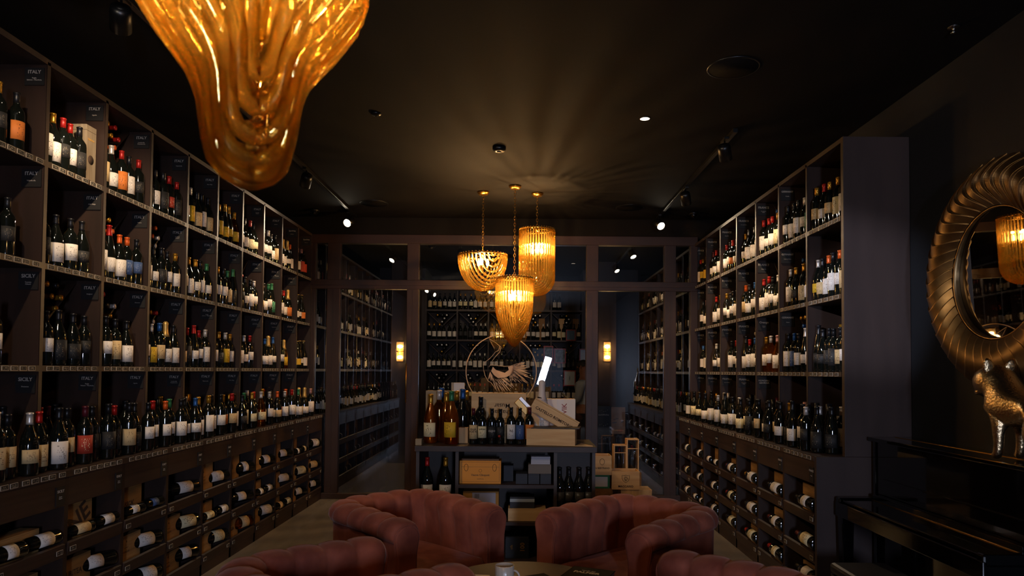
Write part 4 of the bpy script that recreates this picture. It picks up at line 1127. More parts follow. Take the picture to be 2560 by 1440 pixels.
# pine box in front with black top
Y = 5.80
pb = crate('pine_box', 'open pine box with a black lid board at the right of the counter', cx_(1388, Y) - .02, Y + .09, CTOP, .40, .22, .135, PINE, rz=-.14, open_top=True, cat='wooden box')
MB().box(-.165, .235, -.10, .15, .137, .143).build('lid_board', mat('black_lid_board', '#221d1a', .5), pb)
MB().add([(.20, -.125, .0004), (.345, -.115, .0004), (.24, .09, .0004), (.20, -.125, .006), (.345, -.115, .006), (.24, .09, .006)], [(0, 2, 1), (3, 4, 5), (0, 1, 4, 3), (1, 2, 5, 4), (2, 0, 3, 5)]).build('wood_offcut', PINE, pb)
# leaning lid CASTELLO ROMITORIO
Y = 5.96
a_, b2_ = at(1335, 1014, Y), at(1437, 1072, Y)
mid = (a_ + b2_) / 2; ln = (b2_ - a_).length; an = math.atan2(b2_.z - a_.z, b2_.x - a_.x)
cl = thing('crate_lid', 'pine crate lid lettered CASTELLO ROMITORIO leaning over the counter boxes', 'crate lid', tuple(mid))
cl.rotation_euler = (-.12, -an, 0)
box('lid_panel', PINE, (-ln / 2 - .02, ln / 2 + .01, -.006, .006, -.055, .055), cl, .001)
box('lid_batten', PINE, (-ln / 2 - .02, ln / 2 + .01, -.02, .006, .055, .067), cl, .001)
text('CASTELLO ROMITORIO', .034, BURN, facing((0, -1, 0), (-.0, -.0068, -.005)), cl, .0008)
a3, b3 = at(1325, 1030, 6.02), at(1362, 1074, 6.02)
st = thing('wood_strut', 'short pine strut under the lettered crate lid', 'strut', tuple((a3 + b3) / 2)); st.rotation_euler = (0, -math.atan2(b3.z - a3.z, b3.x - a3.x), 0)
box('strut_board', PINE, (-.11, .11, -.01, .01, -.022, .022), st, .001)
a4, b4 = at(1300, 1000, 6.02), at(1326, 1028, 6.02)
st = thing('metal_tin', 'gold and white tin lying tilted at the end of the script crate', 'tin', tuple((a4 + b4) / 2)); st.rotation_euler = (0, -math.atan2(b4.z - a4.z, b4.x - a4.x), 0)
box('tin_body', mat('gold_card', '#a37a3c', .35, .5), (-.08, .06, -.03, .03, -.05, .0), st, .003); box('tin_lid', mat('silver_card', '#b8aca6', .3, .3), (-.08, .08, -.03, .03, .0, .03), st, .003)

# shelf contents of the counter
for px, c, l in ((1071, 'r', 'red-capped dark bottle in the left niche of the counter'), (1117, 'g', 'gold-capped dark bottle in the left niche of the counter')):
    show_bottle(px, 5.80, 'burgundy', c, 'W', l, 1.25, 0, z=S1 - .155)
Yf = YC + .04
cb = crate('gift_case', 'orange gift case with printed clasps on the upper counter shelf', cx_(1203, Yf), Yf + .1, S1 + .0145, (1255 - 1152) * Yf / F, .18, .185, mat('orange_card', '#e08c06', .55), cat='gift case')
ORL = mat('orange_line_print', '#5e3c0c', .6)
for zz in (.015, .135, .172): box('printed_line', ORL, (-.155, .155, -.0906, -.0902, zz, zz + .0015), cb)
for sx in (-1, 1):
    MB().tube([(sx * .115 + .016 * cos(a), -.0906, .13 + .028 * sin(a)) for a in [2 * pi * k / 16 for k in range(16)]], .0018, 5, True).build('printed_clasp', ORL, cb)
    box('printed_line', ORL, (sx * .155 - .0008, sx * .155 + .0008, -.0906, -.0902, .015, .172), cb)
text('Veuve Clicquot', .024, ORL, front(.07, -.09), cb, .0004); text('CHAMPAGNE', .009, ORL, front(.038, -.09), cb)
MB().tube([(.012 * cos(a), -.0906, .105 + .012 * sin(a)) for a in [2 * pi * k / 16 for k in range(16)]], .001, 5, True).build('printed_anchor', ORL, cb)
box('inner_tray', ORL, (-.15, .15, -.08, .08, .1852, .20), cb)
DK = mat('dark_slate_box', '#23242b', .6)
for k, (p, q, hh) in enumerate(((1291, 1321, .083), (1322, 1351, .083), (1352, 1380, .083))):
    crate('black_box', f'small black box, {WORDN[k + 1]} from left in the row on the upper counter shelf', cx_((p + q) / 2, Yf), Yf + .08, S1 + .0145, (q - p - 1) * Yf / F, .14, hh, DK, cat='box')
crate('black_box', 'black box in the shadow beside the orange case', cx_(1273, Yf + .12), Yf + .22, S1 + .0145, .08, .14, .13, DK, cat='box')
crate('cardboard_box', 'flat grey-brown box on the row of small black boxes', cx_(1351, Yf), Yf + .08, S1 + .0985, (1380 - 1323) * Yf / F, .14, .075, mat('grey_brown_card', '#6e6358', .7), cat='box')
for k in range(4): book('paper_stack', f'grey sheaf of cards, {WORDN[k + 1]} from bottom, on the grey-brown box', cx_(1353, Yf), Yf + .08, S1 + .174 + k * .0155, .155, .12, .015, .01 * k, mat('grey_paper', '#a5a4ad', .6), 'cards', False, group='sheaves of cards')
cr = crate('cardboard_box', 'orange-brown carton with a barcode label under the upper counter shelf', cx_(1205, Yf), Yf + .1, S2 + .0145, .29, .18, .235, mat('orange_carton', '#9a6a20', .7), cat='carton')
box('address_label', mat('lilac_paper', '#8f8a94', .6), (-.07, .12, -.0906, -.0902, .13, .225), cr)
for k in range(7): box('barcode_bar', BURN, (-.05 + k * .0055, -.0475 + k * .0055, -.0912, -.0907, .18, .215), cr)
crate('cardboard_box', 'white-edged dark box on the middle counter shelf', cx_(1308, Yf + .02), Yf + .1, S2 + .115, .20, .16, .09, DK, cat='box')
box('white_edge', mat('white_edge', '#9aa0a0', .5), (-.1, .1, -.082, -.08, .05, .075), [o for o in bpy.data.objects if o.get('label', '').startswith('white-edged')][0])
crate('wooden_crate', 'pine crate with finger-jointed corner on the middle counter shelf', cx_(1320, Yf), Yf + .09, S2 + .0145, (1366 - 1272) * Yf / F, .17, .10, PINE)
bb = crate('black_box', 'black box with gold emblem on the lowest counter shelf', cx_(1296, Yf), Yf + .08, .0555, (1325 - 1267) * Yf / F, .14, .175, mat('black_gift_card', '#0e1116', .4), cat='box')
GP = mat('gold_print', '#8f6a2c', .4, .6)
text('100', .05, GP, facing((0, -1, 0), (.045, -.0708, .09)) @ R(pi / 2, 'Z'), bb, .001); text('ofa', .03, GP, facing((0, -1, 0), (-.045, -.0708, .09)) @ R(pi / 2, 'Z'), bb, .0006)
for k, px in enumerate((1401, 1424, 1450, 1473)):
    o = show_bottle(px, 5.765 + .02 * (k % 2), 'burgundy', 'k', '-', f'black embossed bottle, {WORDN[k + 1]} of four in the right niche of the counter', 1.12, 0, z=S1 - .185, face=-pi / 2, grp='embossed bottles in the right niche')
    b, c, ls, pf, R0 = BM['burgundy']
    put_mesh('embossed_label', ls[1], print_mat('pewter_label', '#4a4742', '#15130f', rows=20, dens=.5, x0=.02, x1=.98, z0=.02, z1=.98, rough=.4), o)

# ---------------------------------------------------------------- crates on the floor right of the counter, before the glass
YF = 7.75
def fx_(px, Y=YF): return (px - 1300) * Y / F
def fz_(py, Y=YF): return at(1300, py, Y).z
z0 = fz_(1222)
crate('wooden_crate', 'plain pale crate standing on the floor under the shield crate', fx_(1592), YF + .14, 0, .34, .26, z0 - .002, PINEV)
mc = crate('wooden_crate', 'open pine crate with a shield crest and MACCARIO', fx_(1565), YF + .12, z0, (1600 - 1531) * YF / F, .24, fz_(1176) - z0, PINE, open_top=True)
text('MACCARIO', .032, BURN, front(.035, -.12), mc, .0006)
MB().tube([(x_ * .001, -.1206, .115 + y_ * .001) for x_, y_ in ((-40, 42), (-20, 36), (0, 44), (20, 36), (40, 42), (40, 8), (28, -20), (0, -40), (-28, -20), (-40, 8))], .0022, 5, True).build('crest_outline', BURN, mc)
for k in range(7): MB().tube([(.02 * cos(k * .9) * (1 - k * .1) + .006 * cos(a), -.1206, .118 + .018 * sin(k * .9) + .008 * sin(a)) for a in [2 * pi * q / 8 for q in range(8)]], .0016, 5, True).build('crest_lion', BURN, mc)
z1 = fz_(1186)
crate('wooden_crate', 'plain dark crate on the floor under the green-edged box', fx_(1503), YF + .14, 0, .26, .24, fz_(1220) - .001, OLDPINE)
gb = crate('cardboard_box', 'white box with a broad green edge below the stencilled crate', fx_(1503), YF + .12, fz_(1220), .20, .2, z1 - fz_(1220) - .001, WHITE, cat='box')
GRN = mat('green_edge', '#1c6a3a', .6)
zt_ = z1 - fz_(1220)
box('green_band', GRN, (-.1, .1, -.1012, -.1, zt_ - .022, zt_ - .001), gb); box('green_band', GRN, (.078, .1, -.1012, -.1, .0, zt_ - .022), gb); box('green_band', GRN, (-.1, .078, -.1012, -.1, .0, .018), gb)
bc = crate('wooden_crate', 'open pine crate stencilled BERTRAND behind the counter right end', fx_(1505), YF + .12, z1, (1530 - 1480) * YF / F, .24, fz_(1138) - z1, PINE, open_top=True)
text('GU BERTRAND', .026, BURN, front(.075, -.12), bc, .0004)
MB().tube([(.035 + .026 * cos(a) - .03, -.1206, .145 + .034 * sin(a)) for a in [2 * pi * q / 16 for q in range(16)]], .002, 5, True).build('burnt_seal', BURN, bc)
def cased(px, p0, p1, y1_, Y, l, sc):
    w_ = (p1 - p0) * Y / F; h = fz_(y1_, Y) - fz_(1176, Y)
    zb_ = fz_(1176, Y)
    t = thing('display_case', l, 'display case', (fx_(px, Y), Y, zb_ + .0))
    for nm, b in (('stile', (-w_ / 2, -w_ / 2 + .012, -.07, .07, 0, h)), ('stile', (w_ / 2 - .012, w_ / 2, -.07, .07, 0, h)), ('top_board', (-w_ / 2 + .012, w_ / 2 - .012, -.07, .07, h - .012, h)), ('bottom_board', (-w_ / 2 + .012, w_ / 2 - .012, -.07, .07, 0, .012)), ('cross_bar', (-w_ / 2 + .012, w_ / 2 - .012, -.07, -.062, h * .70, h * .70 + .008))):
        box(nm, PINEV, b, t)
    box('front_pane', CLEAR, (-w_ / 2 + .012, w_ / 2 - .012, -.066, -.063, .012, h * .70), t)
    M = T(fx_(px, Y), Y, zb_ + .0125) @ R(-pi / 2, 'Z') @ Matrix.Scale(sc, 4)
    bottle_at(M, 'burgundy', 'm', '-', 0, 'd', 'wine_bottle', 'maroon-capped bottle inside the ' + l.split(' wooden')[0] + ' display case', 'wine bottle')
    return zb_
hb = thing('wooden_crate', 'low pine plinth board carrying the two glazed cases', 'wooden crate', (fx_(1566, 8.1), 8.12, 0))
box('crate_body', OLDPINE, (-.16, .16, -.1, .1, 0, fz_(1176, 8.1) - .003), hb)
cased(1549, 1533, 1565, 1109, 8.1, 'shorter wooden case with a glazed front standing behind the shield crate', .86)
cased(1580, 1566, 1596, 1094, 8.1, 'taller wooden case with a glazed front, right of the shorter one', .95)
# posters behind the glass
YP = 9.3
pp = thing('advertising_panel', 'black advertising panel with white script behind the glass', 'panel', (at(1509, 1060, YP).x, YP, 0))
hz = at(1509, 1015, YP).z
box('panel_board', BLACKCARD, (-.10, .10, 0, .02, .0, hz), pp)
for zz in (1037, 1109): text('auchiMalbia', .030, GREYTXT, facing((0, -1, 0), (0, -.001, at(1509, zz, YP).z)), pp, .0002)
for zz in (1028, 1063, 1096):
    for k in range(5): MB().lathe([(.001, 0), (.009, .004), (.001, .008)], 6, T(-.05 + .025 * k, -.004, at(1509, zz, YP).z + .012 * sin(k * 2))).build('white_grape_mark', GREYTXT, pp)
fp = thing('portrait_poster', 'poster with a close-up of a face, behind the glass beside the black panel', 'poster', (at(1545.5, 1051, YP).x, YP, at(1545, 1085, YP).z))
hh = at(1545, 1018, YP).z - at(1545, 1085, YP).z; ww = 35 * YP / F
box('poster_board', mat('skin_print', '#a98468', .7, noise=('#8a6048', (9, 9, 9), 3, .25)), (-ww / 2, ww / 2, 0, .012, 0, hh), fp)
def blob(cx, cz, a, b, m, nm, rot=0):
    M = facing((0, -1, 0), (cx, -.0006, cz)) @ R(rot, 'Z')
    MB().add([(a * cos(q), b * sin(q), 0) for q in [2 * pi * k / 16 for k in range(16)]], [tuple(range(16))], M).build(nm, m, fp)
blob(-.05, hh * .42, .035, .008, mat('eyelid_print', '#5a4a4a'), 'printed_eye', .1); blob(-.03, hh * .56, .04, .005, mat('brow_print', '#4a3428'), 'printed_brow', .25)
blob(.055, hh * .45, .025, .007, mat('eyelid_print', '#5a4a4a'), 'printed_eye', .3); blob(.03, hh * .13, .038, .016, mat('nose_print', '#a0503c'), 'printed_nose'); blob(.05, hh * .5, .02, .012, mat('glint_print', '#c9b0a8'), 'printed_highlight')
struct_stand = box('poster_stand', BLACK, (-.01, .01, .002, .012, -fp.location.z, 0), fp)
# red framed pictures before the back shelves
def picture(px, py, wpx, hpx, l, cols, Y=12.86, rx=0):
    c = at(px, py, Y); w_ = wpx * Y / F; h = hpx * Y / F
    t = thing('framed_picture', l, 'picture', tuple(c), 0, 'red framed pictures')
    m = MB(); f_ = .018
    m.box(-w_ / 2, w_ / 2, -.012, .012, -h / 2, -h / 2 + f_); m.box(-w_ / 2, w_ / 2, -.012, .012, h / 2 - f_, h / 2); m.box(-w_ / 2, -w_ / 2 + f_, -.012, .012, -h / 2 + f_, h / 2 - f_); m.box(w_ / 2 - f_, w_ / 2, -.012, .012, -h / 2 + f_, h / 2 - f_)
    m.build('frame', mat('red_frame', '#8a241c', .4), t)
    box('print', cols, (-w_ / 2 + f_, w_ / 2 - f_, -.004, .004, -h / 2 + f_, h / 2 - f_), t)
    return t
picture(1400, 890, 29, 37, 'red framed grey picture on the back shelves above the small white one', mat('grey_art', '#5a6672', .5, noise=('#1c2026', (18, 18, 18), 4, .12)))
pc = picture(1424, 945.5, 30, 39, 'red framed white picture on the back shelves beside the man', mat('white_art', '#a9b4c2', .5))
MB().lathe([(.001, -.05), (.008, 0), (.001, .05)], 8, T(0, -.006, 0)).build('drawn_figure', mat('blue_print', '#33557a'), pc)
picture(1371, 886, 24, 42, 'red framed picture half hidden by the white glare', mat('grey_art', '#5a6672'))
picture(1457, 890, 17, 36, 'red framed picture cut by the glass wall post', mat('white_art', '#a9b4c2'))
picture(1427, 838, 24, 28, 'red framed picture standing among the upper back shelf bottles', mat('blue_art', '#3a5a7c', .5))
# boxed bottles on the top shelf of the back wall
for px, w_, m_, l in ((1355, .11, OLDPINE, 'amber wooden magnum box on the back shelf top row'), (1404, .10, PINEV, 'pale wooden bottle case on the back shelf top row'), (1440, .11, OLDPINE, 'second amber wooden box at the right of the back shelf')):
    crate('magnum_box', l, at(px, 760, 12.98).x, 13.03, LV[1] + .0165, w_, .1, .40, m_, cat='wooden box')

# ---------------------------------------------------------------- ring with the bird drawing, fixed to the glass
YE = YG - .02
em = thing('bird_emblem', 'line-drawn bird inside a thin ring fixed on the glass wall', 'emblem', (at(1253, 928, YE).x, YE, at(1253, 928, YE).z))
EM = mat('emblem_beige', '#b8a594', .6)
S_ = YE / F
MB().tube([(88 * S_ * cos(a), 0, 90 * S_ * sin(a)) for a in [2 * pi * k / 96 for k in range(96)] if not (-2.2 > a - 2 * pi > -2.0)], .0065, 6, True).build('ring', EM, em)
def ep(px, py): return ((px - 1253) * S_, -(py - 928) * S_)
def shape(pts, nm, dy=0):
    M = facing((0, -1, 0), (0, dy, 0)); q = [ep(*p) for p in pts]
    n = len(q); v = [(a, b, -.0015) for a, b in q] + [(a, b, .0015) for a, b in q]
    m_ = MB(); m_.add(v, [tuple(range(n))[::-1], tuple(range(n, 2 * n))] + [(i, (i + 1) % n, n + (i + 1) % n, n + i) for i in range(n)], M)
    return m_
mbb = shape([(1232, 917), (1240, 925), (1262, 932), (1272, 925), (1270, 917), (1283, 914), (1284, 922), (1278, 937), (1262, 944), (1245, 945), (1235, 938), (1228, 928)], 'body')
mbb.build('bird_body', EM, em)
def feather(b, t_, wd, nm):
    b = Vector(b); t_ = Vector(t_); d = t_ - b; n = Vector((-d.y, d.x)).normalized() * wd
    L_ = [b + n * .35, b + d * .35 + n, b + d * .75 + n * .9, t_ , b + d * .75 - n * .7, b + d * .35 - n * .8, b - n * .35]
    return [(p.x, p.y) for p in L_]
mw = MB(); md = Matrix()
def addf(mb_, pts):
    s2 = shape(pts, ''); mb_.add(s2.v, s2.f)
wing = [(1300, 908), (1312, 907), (1318, 913), (1322, 919), (1320, 926), (1328, 934), (1330, 946), (1318, 942), (1322, 957), (1314, 952), (1322, 960), (1302, 950), (1303, 958), (1294, 951), (1291, 957), (1284, 951), (1279, 956)]
for k, tip in enumerate(wing):
    u = k / (len(wing) - 1); addf(mw, feather((1274 + 10 * (1 - u), 914 + 26 * u), tip, 1.15, ''))
    if k: q0 = wing[k - 1]; addf(mw, feather((1276 + 10 * (1 - u), 913 + 26 * u), ((tip[0] + q0[0]) / 2 - 6, (tip[1] + q0[1]) / 2 - 1), .8, ''))
mw.build('wing_feathers', EM, em)
mw = MB()
tail = [(1242, 975), (1250, 980), (1258, 979), (1264, 981), (1270, 978), (1278, 979), (1284, 971), (1279, 966), (1284, 961), (1275, 955), (1286, 968)]
for k, tip in enumerate(tail): addf(mw, feather((1232 + 3.4 * k, 949 - .5 * k), tip, 1.3, ''))
for k in range(7): addf(mw, feather((1226 + k * 1.5, 930 + 3 * k), (1222 + k * 6, 950 + 3.2 * k), 1.6, ''))
mw.build('tail_feathers', EM, em)
mw = MB(); 
for pl in ([(1209, 925), (1208, 914), (1213, 905), (1225, 896), (1232, 888), (1238, 880), (1246, 876), (1249, 866)], [(1209, 925), (1213, 940), (1220, 952), (1228, 957), (1236, 968), (1244, 978)], [(1229, 904), (1238, 892), (1249, 880), (1252, 868), (1240, 858), (1222, 847), (1228, 858), (1236, 872)],
           [(1222, 918), (1226, 912), (1240, 914), (1262, 916), (1276, 915), (1292, 909), (1312, 906)]):
    q = [(ep(*p)[0], 0, ep(*p)[1]) for p in pl]; mw.tube(q, .0035, 6)
mw.build('neck_outline', EM, em)

# ---------------------------------------------------------------- sconces in the back room
for px, l, Y in ((1000, 'left', 11.9), (1518, 'right', 11.9)):
    c = at(px, 879, Y)
    t = thing('wall_sconce', f'lit double-tube glass wall sconce behind the {l} door pane', 'sconce', tuple(c), 0, 'glass sconces behind the partition')
    box('back_plate', BRASS, (-.05, .05, .06, .075, -.17, .17), t, .002)
    for k in (-1, 1):
        MB().lathe([(.06, -.0), (.06, .15)], 24, T(0, 0, .012 if k > 0 else -.162), caps=False).build('glass_tube', amber_mat('sconce_glass', (1, .93, .78), (1, .8, .5), .12) if 'sconce_glass' not in MATS else MATS['sconce_glass'], t)
        MB().lathe([(.002, -.03), (.025, -.022), (.032, 0), (.025, .022), (.002, .03)], 14, T(0, 0, .09 * k + (-.005))).build('bulb', BULB, t)
    MB().cyl(.062, -.006, .006, 24).build('collar', BRASS, t)
    box('wall_arm', BRASS, (-.012, .012, 0, .06, -.006, .006), t)
    light('sconce_light', 'POINT', (c.x, c.y - .12, c.z), 5, WARM, shadow_soft_size=.06)
    pw = struct(box('wall_pier_' + l, WOOD, (c.x - (.17 if l == 'left' else .14), c.x + (.30 if l == 'left' else .16), c.y + .077, c.y + .4, 0, HC)))
# back room tracks
for x, y, a in ((-1.2, 9.6, (-2.6, 10.6, 2.2)), (1.0, 9.6, (2.1, 10.6, 2.2)), (.1, 10.6, (-.3, 12.9, 2.1)), (-.9, 10.4, (-1.2, 12.9, 2.0))):
    spot_head(x, y, a, f'track spotlight in the room behind the glass, {"left" if x < -1 else "right" if x > .5 else "centre" if x > 0 else "centre-left"}', 26)

# ---------------------------------------------------------------- upright piano
pz = thing('upright_piano', 'glossy black upright piano against the right wall', 'piano', (0, 0, 0))
PY0, PY1 = 3.14, 4.60
box('lid', PIANO, (2.275, 2.575, PY0 - .02, PY1 + .02, 1.135, 1.16), pz, .005)
box('lid_hinge', BRASS, (2.445, 2.452, PY0, PY1, 1.1595, 1.1625), pz)
box('front_panel', PIANO, (2.31, 2.33, PY0 + .03, PY1 - .03, .80, 1.135), pz, .004)
box('side_panel', PIANO, (2.30, 2.575, PY1 - .03, PY1, 0, 1.135), pz, .004); box('side_panel', PIANO, (2.30, 2.575, PY0, PY0 + .03, 0, 1.135), pz, .004)
box('lower_panel', PIANO, (2.33, 2.35, PY0 + .03, PY1 - .03, .06, .68), pz, .004)
box('toe_rail', PIANO, (2.30, 2.36, PY0 + .03, PY1 - .03, 0, .06), pz, .003)
box('key_bed', PIANO, (2.06, 2.33, PY0 + .01, PY1 - .01, .66, .72), pz, .006)
box('key_slip', PIANO, (2.052, 2.075, PY0, PY1, .655, .745), pz, .005)
for y in (PY0, PY1 - .055): box('key_cheek', PIANO, (2.055, 2.31, y, y + .055, .72, .775), pz, .010)
MB().box(2.07, 2.262, PY0 + .056, PY1 - .056, .750, .764).build('fallboard', PIANO, pz, bevel=.004)
box('fallboard_hinge', BRASS, (2.262, 2.268, PY0 + .056, PY1 - .056, .764, .7665), pz)
box('fallboard_rear', PIANO, (2.268, 2.31, PY0 + .056, PY1 - .056, .72, .80), pz, .004)
box('music_ledge', PIANO, (2.295, 2.312, PY0 + .12, PY1 - .12, .90, .906), pz)
for y in (PY0 + .02, PY1 - .075):
    MB().add(*(lambda a, b: ([(2.075, a, 0), (2.125, a, 0), (2.125, b, 0), (2.075, b, 0), (2.060, a - .004, .66), (2.14, a - .004, .66), (2.14, b + .004, .66), (2.060, b + .004, .66)], [(0, 3, 2, 1), (4, 5, 6, 7), (0, 1, 5, 4), (1, 2, 6, 5), (2, 3, 7, 6), (3, 0, 4, 7)]))(y, y + .055)).build('leg', PIANO, pz, bevel=.004)
    box('toe_block', PIANO, (2.06, 2.31, y - .004, y + .059, 0, .05), pz, .004)
for k in (-1, 0, 1): MB().box(2.24, 2.33, 3.87 + .09 * k - .02, 3.87 + .09 * k + .02, .05, .062).build('pedal', BRASS, pz, bevel=.003)
pbn = thing('piano_bench', 'black piano bench tucked beneath the keyboard', 'bench', (1.93, 3.72, 0))
MB().box(-.16, .16, -.33, .33, .44, .50).build('cushion', mat('black_leather', '#15161b', .45, bump=(120, .1)), pbn, bevel=.02)
box('bench_frame', PIANO, (-.155, .155, -.32, .32, .38, .438), pbn, .004)
for sx in (-1, 1):
    for sy in (-1, 1): box('leg', PIANO, (sx * .13 - .02, sx * .13 + .02, sy * .29 - .02, sy * .29 + .02, 0, .379), pbn)

# ---------------------------------------------------------------- gold bulldog statue on the piano (looks along +Y)
dg = thing('dog_statue', 'golden bulldog statue standing on the piano lid', 'statue', (2.375, 3.34, 1.1605), 0)
def skin(name, nodes, edges, m, parent, sub=2, M=None):
    me = bpy.data.meshes.new(name); me.from_pydata([tuple(n[:3]) for n in nodes], edges, []); o = bpy.data.objects.new(name, me); COL.objects.link(o); o.parent = parent
    me.materials.append(m)
    md_ = o.modifiers.new('skin', 'SKIN'); md_.use_smooth_shade = True
    sv = me.skin_vertices[0].data
    for i, n in enumerate(nodes):
        r = n[3]; sv[i].radius = (r, r) if not isinstance(r, tuple) else r
        sv[i].use_root = i == 0
    s_ = o.modifiers.new('subsurf', 'SUBSURF'); s_.levels = sub; s_.render_levels = sub
    return o
# x across, y forward, z up
N_ = [(0, -.17, .245, .072), (0, -.09, .240, .080), (0, .0, .242, .094), (0, .075, .262, .112), (0, .112, .315, .096), (0, .135, .352, .088), (0, .175, .385, .104), (0, .225, .368, .088), (0, .272, .352, .074),
      (.055, .085, .205, .044), (.062, .088, .140, .029), (.062, .092, .07, .023), (.062, .098, .024, .024), (.062, .128, .015, .022),
      (-.055, .075, .205, .044), (-.062, .070, .140, .029), (-.062, .070, .07, .023), (-.062, .076, .024, .024), (-.062, .106, .015, .022),
      (.052, -.165, .19, .054), (.062, -.13, .125, .036), (.062, -.19, .075, .024), (.062, -.18, .024, .022), (.062, -.155, .015, .020),
      (-.052, -.165, .19, .054), (-.062, -.13, .125, .036), (-.062, -.19, .075, .024), (-.062, -.18, .024, .022), (-.062, -.155, .015, .020)]
E_ = [(0, 1), (1, 2), (2, 3), (3, 4), (4, 5), (5, 6), (6, 7), (7, 8), (3, 9), (9, 10), (10, 11), (11, 12), (12, 13), (3, 14), (14, 15), (15, 16), (16, 17), (17, 18), (0, 19), (19, 20), (20, 21), (21, 22), (22, 23), (0, 24), (24, 25), (25, 26), (26, 27), (27, 28)]
skin('dog_body', N_, E_, GOLD, dg)
for sx in (-1, 1):
    M = T(sx * .048, .150, .428) @ R(sx * .28, 'Y') @ R(.1, 'X')
    MB().lathe([(.024, -.02), (.030, .012), (.027, .036), (.017, .056), (.003, .068)], 16, M @ Matrix.Diagonal((1, .42, 1, 1))).build('ear', GOLD, dg)
    MB().lathe([(.001, -.012), (.010, -.007), (.012, 0), (.010, .007), (.001, .012)], 12, T(sx * .046, .222, .405)).build('eye', GOLD, dg)
    MB().tube([(sx * (.012 + .05 * sin(a)), .262 - .05 * (1 - cos(a)), .352 - .03 * sin(a * 1.3)) for a in [pi * .6 * q / 8 for q in range(9)]], [.013] * 8 + [.006], 8).build('jowl_fold', GOLD, dg)
    MB().tube([(sx * (.016 + .012 * q), .250 - .007 * q, .398 + .006 * sin(q)) for q in range(5)], .007, 6).build('brow_fold', GOLD, dg)
MB().lathe([(.001, -.012), (.014, -.008), (.018, 0), (.012, .008), (.001, .011)], 14, T(0, .285, .372)).build('nose', GOLD, dg)
for k in range(4): MB().tube([((.078 - .002 * k) * cos(a), .112 + .012 * k - .036 * sin(a), .298 + .017 * k + .070 * sin(a)) for a in [-.6 + (pi + 1.2) * q / 14 for q in range(15)]], .006, 6).build('neck_fold', GOLD, dg)

# ---------------------------------------------------------------- round mirror with shell-like brass frame
MX = 2.50
mr = thing('round_mirror', 'large round mirror in a ribbed brass frame above the piano', 'mirror', (MX, 3.70, 2.11))
RO, RI = .61, .355
# built in a local frame: u = across (towards -Y), v = up, w = out of the wall (-X)
MF = Matrix(((0, 0, -1, 0), (-1, 0, 0, 0), (0, 1, 0, 0), (0, 0, 0, 1)))
v = []; fcs = []; NR, NA, SEG = 22, 10, 40
tot = SEG * (NA + 1)
for s in range(SEG):
    for a in range(NA + 1):
        ph = a / NA
        for r_ in range(NR + 1):
            t_ = r_ / NR; rr = RI + (RO - RI) * t_
            bend = .16 * sin((t_ - .1) * pi * 1.1)         # the S of each rib
            th = 2 * pi * (s + ph) / SEG + bend
            hgt = .085 * sin(pi * min(1, .10 + .86 * t_)) ** .7 + .016 * (1 - ph) ** 1.2 * sin(pi * min(1, .05 + .93 * t_))
            ro = rr + (.006 * (1 - ph) if r_ == NR else 0)
            v.append((ro * cos(th), ro * sin(th), hgt - .03))
for s in range(SEG):
    for a in range(NA):
        for r_ in range(NR):
            k = (s * (NA + 1) + a) * (NR + 1) + r_; fcs.append((k, k + 1, k + NR + 2, k + NR + 1))
    # the riser to the next shell
    k = (s * (NA + 1) + NA) * (NR + 1); k2 = (((s + 1) % SEG) * (NA + 1)) * (NR + 1)
    for r_ in range(NR): fcs.append((k + r_, k + r_ + 1, k2 + r_ + 1, k2 + r_))
mo = MB().add(v, fcs, MF, smooth=True).build('ribbed_frame', OLDBRASS, mr)
for p in mo.data.polygons:
    if p.index % (NA * NR + NR) >= NA * NR: p.use_smooth = False
MB().lathe([(RO - .01, -.07), (RO - .01, -.03), (RI, -.03), (RI - .002, .006), (RI - .010, .004), (RI - .012, -.012), (RI - .012, -.075)], 80, MF, caps=False).build('backing_ring', OLDBRASS, mr)
mo = MB().cyl(RI - .016, -.022, -.016, 80, MF @ R(radians(-2.3), 'Y') @ R(radians(1.65), 'X'), smooth=False).build('mirror_glass', mat('silvered_glass', '#8f8880', .015, 1), mr)

# ---------------------------------------------------------------- the man behind the glass
SKIN = mat('skin', '#7d5240', .6); SHIRT = mat('white_shirt', '#9aa4b8', .75, noise=('#7f8aa2', (9, 9, 9), 3, .2)); HAIR = mat('dark_hair', '#14100e', .7); TROU = mat('dark_trousers', '#15161c', .8)
yp = 11.0; pc_ = at(1462, 930, yp)
mn_ = thing('person', 'bearded man in a white shirt looking down at a phone behind the glass', 'person', (pc_.x, yp, 0), radians(62))
# own frame: +Y is where he looks
hz_ = 1.50
body = [(0, 0, .95, .13), (0, .01, 1.12, .125), (0, .0, 1.28, .145), (0, -.01, 1.40, .10), (0, .01, 1.50, .055), (0, .03, 1.60, .078), (0, .045, 1.68, .075),
        (.18, -.01, 1.37, .060), (.24, .01, 1.14, .046), (.17, .20, 1.08, .036), (.07, .30, 1.14, .026),
        (-.18, -.01, 1.37, .060), (-.24, .01, 1.14, .046), (-.17, .20, 1.08, .036), (-.07, .30, 1.12, .026),
        (.09, 0, .85, .092), (.10, .02, .48, .066), (.10, 0, .09, .045), (.11, .12, .04, .038), (-.09, 0, .85, .092), (-.10, .02, .48, .066), (-.10, 0, .09, .045), (-.11, .12, .04, .038)]
be = [(0, 1), (1, 2), (2, 3), (3, 4), (4, 5), (5, 6), (3, 7), (7, 8), (8, 9), (9, 10), (3, 11), (11, 12), (12, 13), (13, 14), (0, 15), (15, 16), (16, 17), (17, 18), (0, 19), (19, 20), (20, 21), (21, 22)]
skin('person_body', body, be, SKIN, mn_)
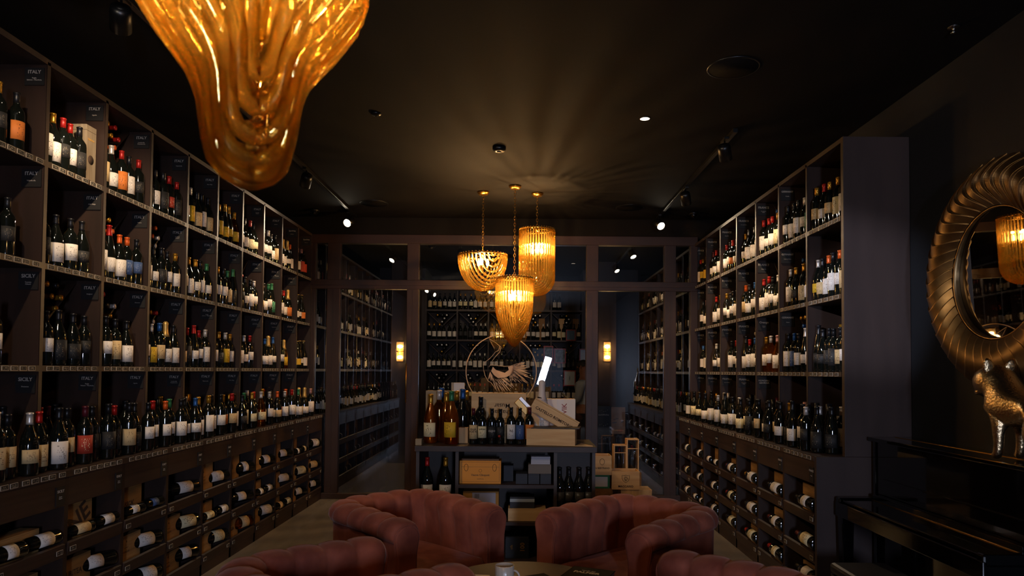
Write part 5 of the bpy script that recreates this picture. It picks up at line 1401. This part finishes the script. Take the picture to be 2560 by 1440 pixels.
sh = [(0, 0, .93, .150), (0, .01, 1.12, .143), (0, .0, 1.28, .160), (0, -.01, 1.40, .115), (.18, -.01, 1.375, .074), (.245, .01, 1.14, .060), (.18, .18, 1.08, .050), (-.18, -.01, 1.375, .074), (-.245, .01, 1.14, .060), (-.18, .18, 1.08, .050), (0, 0, 1.47, .070)]
skin('shirt', sh, [(0, 1), (1, 2), (2, 3), (3, 4), (4, 5), (5, 6), (3, 7), (7, 8), (8, 9), (3, 10)], SHIRT, mn_)
tr = [(0, 0, .96, .140), (.09, 0, .84, .104), (.10, .02, .48, .080), (.10, 0, .10, .066), (-.09, 0, .84, .104), (-.10, .02, .48, .080), (-.10, 0, .10, .066)]
skin('trousers', tr, [(0, 1), (1, 2), (2, 3), (0, 4), (4, 5), (5, 6)], TROU, mn_)
MB().lathe([(.001, .095), (.04, .088), (.072, .06), (.086, .02), (.084, -.01)], 16, T(0, .028, 1.665) @ R(-.25, 'X'), caps=False).build('hair', HAIR, mn_)
MB().lathe([(.001, -.055), (.035, -.045), (.060, -.015), (.066, .02)], 14, T(0, .075, 1.61) @ R(.1, 'X') @ Matrix.Diagonal((1, .8, 1, 1)), caps=False).build('beard', HAIR, mn_)
MB().lathe([(.001, -.022), (.014, -.016), (.010, .004), (.004, .024)], 10, T(0, .125, 1.645)).build('nose', SKIN, mn_)
for sx in (-1, 1):
    MB().lathe([(.001, -.010), (.009, 0), (.001, .010)], 10, T(sx * .03, .112, 1.665)).build('eye', HAIR, mn_)
    MB().lathe([(.001, -.03), (.012, -.01), (.014, .012), (.001, .03)], 10, T(sx * .083, .03, 1.645)).build('ear', SKIN, mn_)
    for k in range(4):
        x0_ = sx * (.075 - .016 * k); MB().tube([(x0_, .315, 1.13), (x0_ - sx * .012, .352, 1.125), (x0_ - sx * .03, .356, 1.145), (x0_ - sx * .034, .342, 1.158)], [.0095, .009, .0085, .0075], 8).build('finger', SKIN, mn_)
    MB().tube([(sx * .055, .305, 1.14), (sx * .045, .315, 1.165), (sx * .022, .335, 1.175)], [.011, .010, .008], 8).build('thumb', SKIN, mn_)
ph = thing('phone', 'dark phone held by the man behind the glass', 'phone', tuple(mn_.matrix_basis @ Vector((0, 0, 0))), radians(62))
MB().box(-.04, .04, -.005, .005, -.07, .07, T(0, .337, 1.185) @ R(-.9, 'X')).build('phone_body', BLACK, ph, bevel=.003)

for k, y in enumerate((4.93, 5.14)):
    t = thing('gift_canister', f'{"nearer" if k == 0 else "farther"} pale round gift canister with black lid, right counter near end', 'canister', (2.40, y, CNT))
    MB().cyl(.085, 0, .24, 32).build('canister_body', mat('pale_canister', '#8f7f6c', .6), t)
    MB().lathe([(.088, .24), (.088, .30), (.080, .305), (.001, .305)], 32, caps=False).build('canister_lid', BLACKCARD, t)
